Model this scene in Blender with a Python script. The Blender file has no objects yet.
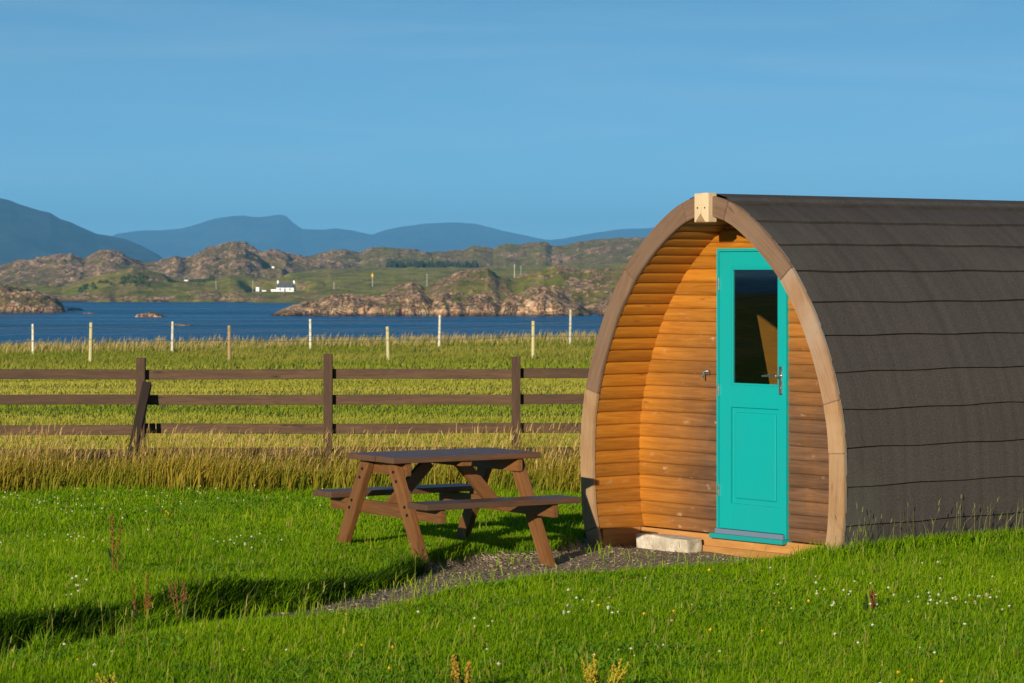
import bpy, bmesh, math, random
import numpy as np
from mathutils import Vector, Matrix, noise as mn

rng = np.random.default_rng(11)
random.seed(11)
sc = bpy.context.scene
COL = sc.collection
F = 2844.4          # focal length in photo pixels (100 mm lens)
HC = 2.05           # eye height
SEA = -12.0
def P(px, y, d):    # point at distance d seen at photo pixel px, y
    return Vector(((px - 512) / F * d, d, HC - (y - 275) / F * d))

# ------------------------------------------------------------------ helpers
def tag(o, label=None, cat=None, group=None, kind=None):
    if label: o['label'] = label
    if cat: o['category'] = cat
    if group: o['group'] = group
    if kind: o['kind'] = kind
    return o
def empty(name, loc, rz=0.0, label=None, cat=None, group=None):
    o = bpy.data.objects.new(name, None); COL.objects.link(o)
    o.empty_display_size = .2
    o.location = loc; o.rotation_euler = (0, 0, rz)
    return tag(o, label, cat, group)
def link(name, me, mat, parent=None):
    o = bpy.data.objects.new(name, me); COL.objects.link(o)
    if mat is not None: me.materials.append(mat)
    if parent is not None: o.parent = parent
    return o
def np_mesh(name, V, quads=None, tris=None, tint=None, floats=None, smooth=False):
    me = bpy.data.meshes.new(name)
    V = np.asarray(V, np.float32)
    me.vertices.add(len(V)); me.vertices.foreach_set('co', V.ravel())
    nq = 0 if quads is None else len(quads); nt = 0 if tris is None else len(tris)
    idx = []
    if nq: idx.append(np.asarray(quads, np.int32).ravel())
    if nt: idx.append(np.asarray(tris, np.int32).ravel())
    idx = np.concatenate(idx)
    me.loops.add(len(idx)); me.loops.foreach_set('vertex_index', idx)
    me.polygons.add(nq + nt)
    st = np.concatenate([np.arange(nq) * 4, nq * 4 + np.arange(nt) * 3]).astype(np.int32)
    me.polygons.foreach_set('loop_start', st)
    me.update(calc_edges=True)
    if tint is not None:
        a = me.color_attributes.new('tint', 'FLOAT_COLOR', 'POINT')
        t = np.ones((len(V), 4), np.float32); t[:, :3] = tint
        a.data.foreach_set('color', t.ravel())
    for k, v in (floats or {}).items():
        a = me.attributes.new(k, 'FLOAT', 'POINT'); a.data.foreach_set('value', np.asarray(v, np.float32).ravel())
    me.polygons.foreach_set('use_smooth', np.full(nq + nt, smooth))
    me.validate()
    return me
def bm_mesh(name, bm, smooth=False):
    bmesh.ops.recalc_face_normals(bm, faces=bm.faces)
    me = bpy.data.meshes.new(name); bm.to_mesh(me); bm.free()
    if smooth:
        for p in me.polygons: p.use_smooth = True
    return me
def bm_box(bm, x0, x1, y0, y1, z0, z1, bevel=0.0):
    b = bmesh.new() if bevel else bm
    r = bmesh.ops.create_cube(b, size=1.0)
    for v in r['verts']:
        v.co = Vector(((x0 + x1) / 2 + v.co.x * (x1 - x0), (y0 + y1) / 2 + v.co.y * (y1 - y0), (z0 + z1) / 2 + v.co.z * (z1 - z0)))
    if bevel:
        bmesh.ops.bevel(b, geom=list(b.edges), offset=bevel, segments=2, affect='EDGES', profile=.6)
        tmp = bpy.data.meshes.new('t'); b.to_mesh(tmp); b.free(); bm.from_mesh(tmp); bpy.data.meshes.remove(tmp)
def bm_cyl(bm, p0, p1, r0, r1=None, n=10):
    p0, p1 = Vector(p0), Vector(p1); d = p1 - p0
    m = Matrix.Translation((p0 + p1) / 2) @ d.to_track_quat('Z', 'Y').to_matrix().to_4x4()
    bmesh.ops.create_cone(bm, cap_ends=True, segments=n, radius1=r0, radius2=r0 if r1 is None else r1, depth=d.length, matrix=m)
def board(name, parent, p0, p1, w, t, up, mat, bevel=.004, ends=0.0, warp=0.0):
    """A plank as an object with its own frame: local X along its length."""
    p0, p1, up = Vector(p0), Vector(p1), Vector(up)
    x = (p1 - p0); L = x.length; x.normalize()
    z = (up - x * up.dot(x)).normalized(); y = z.cross(x)
    bm = bmesh.new()
    bm_box(bm, -L / 2, L / 2, -w / 2, w / 2, -t / 2, t / 2)
    if warp:
        bmesh.ops.subdivide_edges(bm, edges=[e for e in bm.edges if abs(e.verts[0].co.x - e.verts[1].co.x) > L * .5], cuts=10)
        ph = random.random() * 9
        for v in bm.verts:
            k = v.co.x / L
            v.co.z += warp * math.sin(k * 5 + ph); v.co.y += warp * .6 * math.sin(k * 7 + ph * 2)
    if ends:
        es = [e for e in bm.edges if abs(abs(e.verts[0].co.x) - L / 2) < 1e-5 and abs(abs(e.verts[1].co.x) - L / 2) < 1e-5 and abs(e.verts[0].co.z - e.verts[1].co.z) > t * .5 and e.verts[0].co.z * e.verts[1].co.z < 0 and e.verts[0].co.y < 0]
        bmesh.ops.bevel(bm, geom=es, offset=ends, segments=4, affect='EDGES')
    if bevel:
        es = [e for e in bm.edges if len(e.link_faces) == 2 and e.calc_face_angle(0) > .9]
        bmesh.ops.bevel(bm, geom=es, offset=bevel, segments=2, affect='EDGES')
    me = bm_mesh(name, bm)
    o = link(name, me, mat, parent)
    m = Matrix((x, y, z)).transposed().to_4x4(); m.translation = (p0 + p1) / 2
    o.matrix_local = m
    return o

def smooth(a, b, x):
    t = np.clip((np.asarray(x, float) - a) / (b - a), 0, 1); return t * t * (3 - 2 * t)
def vnoise(x, y, s, seed=0.0):
    """cheap smooth 2-D noise for numpy arrays, about -1..1"""
    x = np.asarray(x, float) / s + seed * 17.13; y = np.asarray(y, float) / s + seed * 9.71
    xi = np.floor(x); yi = np.floor(y); xf = x - xi; yf = y - yi
    def h(i, j):
        v = np.sin(i * 127.1 + j * 311.7 + seed * 74.7) * 43758.5453; return (v - np.floor(v)) * 2 - 1
    u = xf * xf * (3 - 2 * xf); v = yf * yf * (3 - 2 * yf)
    return (h(xi, yi) * (1 - u) + h(xi + 1, yi) * u) * (1 - v) + (h(xi, yi + 1) * (1 - u) + h(xi + 1, yi + 1) * u) * v

# ------------------------------------------------------------------ materials
class NT:
    def __init__(self, name):
        self.m = bpy.data.materials.new(name); self.m.use_nodes = True
        self.t = self.m.node_tree; self.t.nodes.clear()
        self.out = self.t.nodes.new('ShaderNodeOutputMaterial')
    def n(self, typ, **kw):
        nd = self.t.nodes.new(typ)
        for k, v in kw.items():
            if k in nd.inputs: self.set(nd.inputs[k], v)
            else: setattr(nd, k, v)
        return nd
    def set(self, sock, v):
        if isinstance(v, bpy.types.NodeSocket): self.t.links.new(v, sock)
        else: sock.default_value = v
    def math(self, op, a, b=0.0, c=None, clamp=False):
        nd = self.t.nodes.new('ShaderNodeMath'); nd.operation = op; nd.use_clamp = clamp
        self.set(nd.inputs[0], a); self.set(nd.inputs[1], b)
        if c is not None: self.set(nd.inputs[2], c)
        return nd.outputs[0]
    def mix(self, f, a, b, mode='MIX'):
        nd = self.t.nodes.new('ShaderNodeMix'); nd.data_type = 'RGBA'; nd.blend_type = mode
        self.set(nd.inputs[0], f)
        for s, v in ((nd.inputs[6], a), (nd.inputs[7], b)):
            self.set(s, v if isinstance(v, bpy.types.NodeSocket) else (*v[:3], 1))
        return nd.outputs[2]
    def ramp(self, f, stops, interp='LINEAR'):
        nd = self.t.nodes.new('ShaderNodeValToRGB'); cr = nd.color_ramp; cr.interpolation = interp
        while len(cr.elements) < len(stops): cr.elements.new(.5)
        for e, (p, c) in zip(cr.elements, stops):
            e.position = p; e.color = (*c[:3], 1) if not isinstance(c, (int, float)) else (c, c, c, 1)
        self.set(nd.inputs[0], f); return nd.outputs[0]
    def rmap(self, v, a, b, c=0.0, d=1.0):
        nd = self.t.nodes.new('ShaderNodeMapRange')
        for i, q in enumerate((v, a, b, c, d)): self.set(nd.inputs[i], q)
        return nd.outputs[0]
    def noise(self, vec, scale, detail=4.0, rough=.55, dist=0.0):
        nd = self.t.nodes.new('ShaderNodeTexNoise')
        if vec is not None: self.set(nd.inputs['Vector'], vec)
        nd.inputs['Scale'].default_value = scale; nd.inputs['Detail'].default_value = detail
        nd.inputs['Roughness'].default_value = rough; nd.inputs['Distortion'].default_value = dist
        return nd.outputs['Fac']
    def voro(self, vec, scale, feature='F1', rand=1.0):
        nd = self.t.nodes.new('ShaderNodeTexVoronoi'); nd.feature = feature
        self.set(nd.inputs['Vector'], vec); nd.inputs['Scale'].default_value = scale
        nd.inputs['Randomness'].default_value = rand
        return nd
    def mapping(self, vec, scale=(1, 1, 1), loc=(0, 0, 0), rot=(0, 0, 0)):
        nd = self.t.nodes.new('ShaderNodeMapping'); self.set(nd.inputs[0], vec)
        nd.inputs['Scale'].default_value = scale; self.set(nd.inputs['Location'], loc); nd.inputs['Rotation'].default_value = rot
        return nd.outputs[0]
    def bump(self, h, strength=.4, dist=.01):
        nd = self.t.nodes.new('ShaderNodeBump'); nd.inputs['Strength'].default_value = strength
        nd.inputs['Distance'].default_value = dist; self.set(nd.inputs['Height'], h); return nd.outputs[0]
    def coord(self, k='Object'): return self.n('ShaderNodeTexCoord').outputs[k]
    def attr(self, name, out='Fac'):
        nd = self.n('ShaderNodeAttribute'); nd.attribute_name = name; return nd.outputs[out]
    def pbsdf(self, color, rough=.6, spec=.4, normal=None, metal=0.0, **kw):
        b = self.t.nodes.new('ShaderNodeBsdfPrincipled')
        self.set(b.inputs['Base Color'], color if isinstance(color, bpy.types.NodeSocket) else (*color[:3], 1))
        self.set(b.inputs['Roughness'], rough); self.set(b.inputs['Specular IOR Level'], spec)
        self.set(b.inputs['Metallic'], metal)
        if normal is not None: self.set(b.inputs['Normal'], normal)
        for k, v in kw.items(): self.set(b.inputs[k], v)
        return b.outputs[0]
    def done(self, shader):
        self.t.links.new(shader, self.out.inputs['Surface']); return self.m

def wood(name, c1, c2, rough=.65, knots=(.1, .05, .03), spec=.3, grain=1.0, fade=None):
    t = NT(name)
    co = t.coord('Object'); rnd = t.n('ShaderNodeObjectInfo').outputs['Random']
    off = t.n('ShaderNodeCombineXYZ', X=t.math('MULTIPLY', rnd, 31.0), Y=t.math('MULTIPLY', rnd, 17.0), Z=rnd).outputs[0]
    v = t.n('ShaderNodeVectorMath', operation='ADD'); t.set(v.inputs[0], co); t.set(v.inputs[1], off); v = v.outputs[0]
    a = t.noise(t.mapping(v, (1.3, 22 * grain, 22 * grain)), 1.6, 6, .6, .8)
    b = t.noise(t.mapping(v, (6, 90 * grain, 90 * grain)), 1.5, 3, .6)
    c = t.noise(v, 2.2, 4, .6)
    f = t.math('ADD', t.math('MULTIPLY', a, .7), t.math('MULTIPLY', b, .45))
    f = t.rmap(f, .38, .75)
    col = t.mix(f, c1, c2)
    if fade: col = t.mix(t.rmap(c, .45, .7, 0, .75), col, fade)
    kn = t.voro(t.mapping(v, (2.2, 9, 9)), 1.0).outputs['Distance']
    col = t.mix(t.rmap(kn, .02, .14, .75, 0), col, knots)
    col = t.mix(.5, col, t.mix(rnd, (.62, .62, .62), (1.25, 1.2, 1.15)), 'MULTIPLY')
    col = t.mix(t.rmap(c, .3, .7, 0, .35), col, (.6, .6, .6), 'MULTIPLY')
    return t.done(t.pbsdf(col, t.rmap(a, .3, .7, rough - .1, rough + .12), spec, t.bump(f, .35, .004)))

M = {}
M['fence_wood'] = wood('brown_stained_fence_wood', (.042, .022, .013), (.115, .066, .038), .75, (.014, .009, .007), .2)
M['brace_wood'] = wood('dark_brace_wood', (.018, .011, .008), (.035, .021, .014), .75, (.015, .01, .008), .2)
M['table_wood'] = wood('red_brown_table_wood', (.115, .044, .013), (.215, .092, .028), .5, (.05, .02, .01), .45)
M['table_top_wood'] = wood('weathered_table_top_wood', (.070, .029, .013), (.135, .062, .030), .42, (.04, .025, .018), .5, 1.0, (.10, .062, .042))
M['arch_old'] = wood('weathered_brown_arch_wood', (.15, .085, .05), (.235, .14, .088), .7, (.09, .048, .026), .25, 1, (.24, .155, .10))
M['arch_pale'] = wood('pale_arch_wood', (.25, .14, .065), (.37, .22, .11), .65, (.18, .085, .035), .25, 1, (.44, .29, .17))
M['arch_mid'] = wood('mid_brown_arch_wood', (.27, .15, .08), (.40, .24, .135), .7, (.15, .08, .04), .25, 1, (.45, .33, .24))
M['inner_wood'] = wood('varnished_inner_wood', (.30, .10, .012), (.44, .16, .022), .5, (.2, .06, .01), .3)
M['new_timber'] = wood('fresh_pale_timber', (.62, .44, .25), (.75, .58, .37), .6, (.5, .33, .17), .25)
M['plinth'] = wood('orange_plinth_board', (.38, .17, .045), (.50, .25, .08), .65, (.25, .11, .03), .25, .7)
M['post_white'] = wood('bleached_fence_post', (.50, .47, .36), (.66, .63, .50), .8, (.5, .45, .35), .2)
M['post_brown'] = wood('bare_timber_fence_post', (.30, .19, .09), (.42, .30, .16), .8, (.2, .12, .06), .2)
M['post_pale'] = wood('yellowish_timber_fence_post', (.44, .38, .17), (.58, .52, .28), .8, (.3, .2, .1), .2)

def cladding(name, back):
    t = NT(name)
    co = t.coord('Object'); sp = t.n('ShaderNodeSeparateXYZ', Vector=co)
    u, y, z = sp.outputs
    pl = t.attr('plank'); ac = t.attr('across')
    along = u if back else y
    v = t.n('ShaderNodeCombineXYZ', X=t.math('ADD', along, t.math('MULTIPLY', pl, 3.71)), Y=t.math('MULTIPLY', ac, .1), Z=t.math('MULTIPLY', pl, 1.37)).outputs[0]
    a = t.noise(t.mapping(v, (1.6, 26, 1)), 1.6, 6, .6, .9)
    wn = t.n('ShaderNodeTexWhiteNoise'); wn.noise_dimensions = '1D'; t.set(wn.inputs['W'], pl)
    tone = wn.outputs['Value']
    f = t.rmap(a, .33, .7)
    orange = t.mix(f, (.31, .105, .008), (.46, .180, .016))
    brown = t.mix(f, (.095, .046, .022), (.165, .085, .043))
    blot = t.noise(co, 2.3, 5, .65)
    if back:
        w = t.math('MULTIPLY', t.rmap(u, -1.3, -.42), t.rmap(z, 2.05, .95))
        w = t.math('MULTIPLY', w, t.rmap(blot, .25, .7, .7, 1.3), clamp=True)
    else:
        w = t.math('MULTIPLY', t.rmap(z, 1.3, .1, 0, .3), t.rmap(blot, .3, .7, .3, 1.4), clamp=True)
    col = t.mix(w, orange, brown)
    col = t.mix(.55, col, t.mix(tone, (.62, .60, .58), (1.25, 1.22, 1.2)), 'MULTIPLY')
    # knots: dark ones, and pale resin-bleached flecks where the stain has worn
    kd = t.voro(t.mapping(v, (2.6, 12, 1)), 1.0).outputs['Distance']
    col = t.mix(t.rmap(kd, .03, .12, .8, 0), col, (.16, .055, .01))
    vf = t.mapping(t.mix(.06, v, t.n('ShaderNodeTexNoise', Vector=v, Scale=14.0).outputs['Color'], 'ADD'), (4.6, 15, 1), (7.3, 1.7, .4))
    kf = t.voro(vf, 1.0).outputs['Distance']
    fm = t.math('MULTIPLY', t.rmap(kf, .05, .24, 1, 0), t.rmap(t.noise(v, 9.0, 4, .7), .47, .60))
    col = t.mix(t.math('MULTIPLY', fm, t.rmap(w, 0, .5, .10, .85)), col, (.44, .28, .165))
    rough = t.rmap(w, 0, 1, .5, .7)
    return t.done(t.pbsdf(col, rough, .3, t.bump(a, .25, .004)))
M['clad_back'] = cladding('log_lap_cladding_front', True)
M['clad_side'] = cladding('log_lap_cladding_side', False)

def mk_roof():
    t = NT('mineral_felt_shingle'); co = t.coord('Object')
    g = t.noise(co, 110, 3, .75); s = t.noise(t.mapping(co, (.12, 9, .12)), 1.3, 5, .6); b = t.noise(co, 1.1, 4)
    wn = t.n('ShaderNodeTexWhiteNoise'); wn.noise_dimensions = '1D'; t.set(wn.inputs['W'], t.attr('plank'))
    col = t.mix(t.rmap(g, .36, .64), (.040, .033, .029), (.080, .0675, .060))
    col = t.mix(.45, col, t.mix(t.rmap(s, .35, .65), (.66, .66, .66), (1.25, 1.25, 1.25)), 'MULTIPLY')
    col = t.mix(.4, col, t.mix(wn.outputs['Value'], (.8, .8, .8), (1.15, 1.12, 1.1)), 'MULTIPLY')
    col = t.mix(t.rmap(b, .5, .72, 0, .35), col, (.10, .095, .075))
    return t.done(t.pbsdf(col, .9, .2, t.bump(g, .5, .003)))
M['roof'] = mk_roof()
def mk_paint(name, c, rough=.4, wear=(.5, .4, .3), wearamt=.0):
    t = NT(name); co = t.coord('Object')
    g = t.noise(t.mapping(co, (30, 30, 2)), 3, 4); b = t.noise(co, 2.5, 4)
    col = t.mix(t.rmap(b, .35, .7, 0, .35), c, tuple(q * .82 for q in c))
    d = t.noise(co, 9, 6, .7)
    col = t.mix(t.rmap(d, .68, .76, 0, wearamt), col, wear)
    return t.done(t.pbsdf(col, t.rmap(b, .3, .7, rough - .06, rough + .1), .45, t.bump(g, .12, .002)))
M['teal'] = mk_paint('teal_door_paint', (.001, .30, .29), .42, (.3, .42, .36), .5)
M['teal_sill'] = mk_paint('teal_sill_paint', (.006, .25, .24), .45, (.2, .28, .25), .8)
M['slate_strip'] = mk_paint('blue_grey_weather_strip', (.13, .17, .24), .4)
M['dark_inside'] = mk_paint('dark_interior_panel', (.05, .035, .025), .6)
def mk_metal(name, c, rough):
    t = NT(name); n = t.noise(t.coord('Object'), 60, 3)
    return t.done(t.pbsdf(c, t.rmap(n, .3, .7, rough, rough + .15), .5, None, 1.0))
M['chrome'] = mk_metal('satin_chrome', (.62, .58, .54), .22)
M['wire'] = mk_metal('galvanised_wire', (.35, .36, .37), .45)
M['bolt'] = mk_metal('dark_bolt_steel', (.06, .055, .05), .5)
def mk_glass():
    t = NT('window_glass')
    fc = t.n('ShaderNodeLayerWeight', Blend=.5).outputs['Facing']; fr = t.math('ADD', .045, t.math('MULTIPLY', t.math('POWER', fc, 5.0), .95))
    gl = t.n('ShaderNodeBsdfGlossy', Roughness=.015).outputs[0]
    tr = t.n('ShaderNodeBsdfTransparent', Color=(.78, .84, .84, 1)).outputs[0]
    mx = t.n('ShaderNodeMixShader'); t.set(mx.inputs[0], t.math('MULTIPLY', fr, 1.6, clamp=True)); t.set(mx.inputs[1], tr); t.set(mx.inputs[2], gl)
    return t.done(mx.outputs[0])
M['glass'] = mk_glass()
def mk_stone():
    t = NT('pale_granite_block'); co = t.coord('Object')
    n = t.noise(co, 18, 6, .7); s = t.noise(co, 90, 3, .6); b = t.noise(co, 5, 4)
    col = t.mix(t.rmap(n, .35, .65), (.36, .29, .21), (.62, .55, .44))
    col = t.mix(t.rmap(s, .55, .7, 0, .7), col, (.72, .68, .6))
    col = t.mix(t.rmap(b, .5, .65, 0, .55), col, (.27, .22, .14))
    return t.done(t.pbsdf(col, .85, .25, t.bump(n, .7, .012)))
M['stone'] = mk_stone()
def mk_simple(name, c, rough=.7, spec=.3, var=.25, sc_=3.0):
    t = NT(name); n = t.noise(t.coord('Object'), sc_, 4)
    col = t.mix(t.rmap(n, .3, .7), tuple(q * (1 - var) for q in c), tuple(min(1, q * (1 + var)) for q in c))
    return t.done(t.pbsdf(col, rough, spec))
M['white_wall'] = mk_simple('whitewashed_wall', (.78, .78, .75), .8, .2, .06, .3)
M['slate_roof'] = mk_simple('slate_roof', (.085, .085, .095), .6, .35, .2, .5)
M['house_glass'] = mk_simple('house_window_dark', (.03, .035, .045), .15, .5, .1)
M['pole'] = mk_simple('grey_pole', (.38, .35, .30), .8)
M['yellow'] = mk_simple('yellow_marker_paint', (.75, .42, .03), .5)
M['buoy_white'] = mk_simple('white_buoy_plastic', (.8, .8, .78), .4)

def mk_blade(name, transl=.45, spec=.08, rough=.55):
    t = NT(name); c = t.attr('tint', 'Color')
    d = t.pbsdf(c, rough, spec)
    tr = t.n('ShaderNodeBsdfTranslucent'); t.set(tr.inputs['Color'], t.mix(1.0, c, (1.25, 1.3, .7), 'MULTIPLY'))
    mx = t.n('ShaderNodeMixShader'); t.set(mx.inputs[0], transl); t.set(mx.inputs[1], d); t.set(mx.inputs[2], tr.outputs[0])
    return t.done(mx.outputs[0])
M['blade'] = mk_blade('grass_blade')
M['straw'] = mk_blade('straw_blade', .3, .1, .6)
M['leaf'] = mk_blade('weed_leaf', .25, .06, .6)
M['flower'] = mk_blade('small_flower', .2, .2, .6)

def mk_lawn():
    t = NT('turf_soil'); co = t.coord('Object')
    n = t.noise(co, 1.4, 5, .6); f = t.noise(co, 45, 4, .7)
    col = t.mix(t.rmap(n, .35, .65), (.06, .13, .004), (.09, .16, .006))
    col = t.mix(t.rmap(f, .5, .75, 0, .7), col, (.035, .030, .010))
    return t.done(t.pbsdf(col, .9, .1, t.bump(f, 1, .03)))
M['lawn'] = mk_lawn()
def mk_field():
    t = NT('pasture_turf'); co = t.coord('Object')
    n = t.noise(t.mapping(co, (.05, .22, 1)), 1.0, 5, .6); f = t.noise(co, 6, 5, .7); m = t.noise(co, .5, 4, .6)
    col = t.mix(t.rmap(n, .38, .62), (.085, .125, .012), (.155, .165, .035))
    col = t.mix(t.rmap(m, .5, .7, 0, .6), col, (.075, .12, .010))
    col = t.mix(t.rmap(f, .5, .8, 0, .6), col, (.05, .075, .01))
    return t.done(t.pbsdf(col, .95, .1, t.bump(f, 1, .08)))
M['field'] = mk_field()
def mk_gravel():
    t = NT('grey_brown_gravel'); co = t.coord('Object')
    v = t.voro(co, 42); n = t.noise(co, 2.2, 5, .6)
    wn = t.n('ShaderNodeTexWhiteNoise'); t.set(wn.inputs['Vector'], v.outputs['Position'])
    col = t.ramp(wn.outputs['Value'], [(0, (.13, .09, .055)), (.5, (.24, .17, .11)), (.85, (.32, .24, .16)), (1, (.42, .34, .26))])
    col = t.mix(t.rmap(n, .45, .7, 0, .5), col, (.20, .15, .10))
    col = t.mix(t.rmap(v.outputs['Distance'], .5, .8, 0, .6), col, (.09, .07, .05))
    return t.done(t.pbsdf(col, .9, .2, t.bump(t.math('SUBTRACT', 1.0, v.outputs['Distance']), 1, .02)))
M['gravel'] = mk_gravel()
def mk_pebble():
    t = NT('gravel_stone'); c = t.attr('tint', 'Color')
    return t.done(t.pbsdf(c, .85, .25))
M['pebble'] = mk_pebble()

def mk_hill():
    t = NT('granite_moorland'); co0 = t.coord('Object')
    rock = t.attr('rock'); gr = t.attr('green'); crag = t.attr('crag')
    co = t.mapping(co0, (1, .30, 1.0))
    n1 = t.noise(co, .022, 5, .6, .4); n2 = t.noise(co, .085, 6, .7, .5); n3 = t.noise(co, .33, 6, .75, .4); n4 = t.noise(t.mapping(co0, (.55, .3, .2)), 1.0, 6, .7, .6)
    geo = t.n('ShaderNodeNewGeometry'); nz = t.n('ShaderNodeSeparateXYZ', Vector=geo.outputs['Normal']).outputs[2]
    z = t.n('ShaderNodeSeparateXYZ', Vector=co0).outputs[2]
    rc = t.ramp(n4, [(.34, (.14, .07, .035)), (.43, (.60, .31, .155)), (.52, (.82, .50, .27)), (.62, (.88, .66, .36)), (.74, (.90, .78, .50))])
    rc = t.mix(t.rmap(n3, .52, .62, 0, .4), rc, (.74, .43, .26))
    # clefts: thin dark lines along the zero crossings of two warped noises
    c1 = t.math('ABSOLUTE', t.math('SUBTRACT', t.noise(t.mapping(co0, (.16, .06, .035)), 1.0, 4, .6, 1.2), .5))
    c2 = t.math('ABSOLUTE', t.math('SUBTRACT', t.noise(t.mapping(co0, (.05, .05, .22)), 1.0, 4, .6, 1.0), .5))
    cl = t.math('MINIMUM', c1, t.math('MULTIPLY', c2, 1.5))
    rc = t.mix(t.rmap(cl, .0, .035, .8, 0), rc, (.05, .037, .028))
    rc = t.mix(t.rmap(z, -10.4, -11.7, 0, .85), rc, (.07, .045, .025))
    vg = t.ramp(n2, [(.3, (.11, .14, .012)), (.45, (.24, .23, .022)), (.58, (.40, .32, .06)), (.72, (.34, .22, .07))])
    vh = t.ramp(n2, [(.3, (.09, .08, .018)), (.48, (.22, .16, .045)), (.66, (.34, .25, .075)), (.8, (.19, .19, .03))])
    veg = t.mix(t.math('ADD', gr, t.rmap(n1, .32, .68, -.85, .35), clamp=True), vh, vg)
    veg = t.mix(t.rmap(n3, .54, .68, 0, .55), veg, (.055, .062, .016))
    k = t.math('ADD', t.math('MULTIPLY', rock, .62), t.math('ADD', t.rmap(n2, .35, .65, -.40, .40), t.rmap(n3, .35, .65, -.42, .42)))
    k = t.math('ADD', k, t.math('ADD', t.math('MULTIPLY', crag, .55), t.rmap(nz, .93, .6, 0, .25)))
    m = t.rmap(k, .40, .50)
    col = t.mix(m, veg, rc)
    h = t.math('ADD', t.math('MULTIPLY', n4, t.math('ADD', .3, t.math('MULTIPLY', m, .9))), t.math('MULTIPLY', t.rmap(cl, 0, .05), t.math('MULTIPLY', m, .8)))
    return t.done(t.pbsdf(col, .95, .05, t.bump(h, 1.0, 2.2)))
M['hill'] = mk_hill()
def mk_mountain():
    t = NT('far_moor'); co = t.coord('Object')
    n = t.noise(t.mapping(co, (1, .4, 2)), .0026, 8, .68, .6); n2 = t.noise(t.mapping(co, (1, .4, 2.5)), .007, 7, .7, .5)
    col = t.mix(t.rmap(n, .38, .62), (.004, .014, .018), (.030, .042, .034))
    col = t.mix(t.rmap(n2, .55, .7, 0, .6), col, (.10, .09, .085))
    return t.done(t.pbsdf(col, .95, .1))
M['mountain'] = mk_mountain()
def mk_sea():
    t = NT('sea_water'); co = t.coord('Object')
    a = t.noise(t.mapping(co, (.05, .18, 1)), 1.0, 5, .65); b = t.noise(t.mapping(co, (.003, .020, 1)), 1.0, 6, .65)
    c = t.noise(t.mapping(co, (.4, 1.1, 1)), 1.0, 4, .6); d = t.noise(t.mapping(co, (.0015, .0045, 1)), 1.0, 3, .5)
    col = t.mix(t.rmap(b, .40, .60), (.0003, .055, .165), (.001, .105, .245))
    col = t.mix(t.rmap(d, .42, .6, 0, .45), col, (.006, .050, .11))
    h = t.math('ADD', t.math('MULTIPLY', a, 1.0), t.math('MULTIPLY', c, .35))
    return t.done(t.pbsdf(col, t.rmap(b, .4, .6, .2, .34), .05, t.bump(h, .9, 1.2), 0.0, IOR=1.33))
M['sea'] = mk_sea()

# ------------------------------------------------------------------ terrain
AL = math.radians(51.6)
S = Vector((math.sin(AL), math.cos(AL), 0)); R = Vector((math.cos(AL), -math.sin(AL), 0))
POD = Vector((1.432, 21.0, 0))
NX = np.array([-60, -6, -3.6, -2.64, -1.75, -.5, .31, 1.2, 1.9, 2.33, 12, 60.])
NY = np.array([-50, 10.2, 13.4, 14.65, 15.96, 17.28, 18.40, 19.20, 19.80, 20.18, 27.9, 66.])
FX = np.array([-60, -6, -3.6, -2.64, -1.75, -1.25, -.95, -.70, -.55, -.25, .3, .7, 60.])
FY = np.array([-49, 11.1, 14.35, 15.75, 17.35, 18.0, 18.9, 19.7, 20.3, 20.9, 21.25, 22.6, 200.])
def zin(x, y): return -.05 + .02 * smooth(-.6, -1.2, x) - .04 * smooth(-2.0, -2.8, x)
def zg(x, y):
    x = np.asarray(x, float); y = np.asarray(y, float)
    wob = vnoise(x, y, .45, 1) * .10 + vnoise(x, y, .16, 2) * .05
    n = y - np.interp(x, NX, NY) + wob; f = y - np.interp(x, FX, FY) + wob
    near = .105 - .03 * smooth(-.2, .8, x) * smooth(2.6, 1.9, x) + .02 * vnoise(x, y, 1.3, 3) - .05 * smooth(-.7, .0, n) * smooth(-.3, -.9, x)
    far = .02 + .09 * smooth(-.9, -1.5, x) * (1 - smooth(17.5, 24, y)) + .02 * vnoise(x, y, 1.3, 4)
    a = near + (zin(x, y) + .012 * vnoise(x, y, .5, 5) - near) * smooth(-.06, .2, n)
    z = a + (far - a) * smooth(-.16, .08, f) * smooth(.1, .3, n)
    z = np.where(x > 60, near, z)
    # pasture beyond the fence, lifting a little towards the pod, then the bank down to the shore
    z = z + smooth(45, 92, y) * (np.clip(.018 * (x + 17), -.25, .75) - .52) + smooth(30, 60, y) * .05 * vnoise(x, y, 9, 6)
    z = z - smooth(99, 190, y) * 14.5 + smooth(50, 99, y) * .05 * vnoise(x, y, 2.2, 7)
    return z
def gravel_mask(x, y):
    wob = vnoise(x, y, .45, 1) * .10 + vnoise(x, y, .16, 2) * .05
    n = y - np.interp(x, NX, NY) + wob; f = y - np.interp(x, FX, FY) + wob
    return (n > .10) & (f < -.02) & (x < 2.6) & (x > -5.5)
def pod_mask(x, y, m=0.0):
    dx = np.asarray(x) - POD.x; dy = np.asarray(y) - POD.y
    u = dx * R.x + dy * R.y; t = dx * S.x + dy * S.y
    return (np.abs(u) < 1.40 + m) & (t > -.02 - m) & (t < 4.85 + m)

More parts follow.
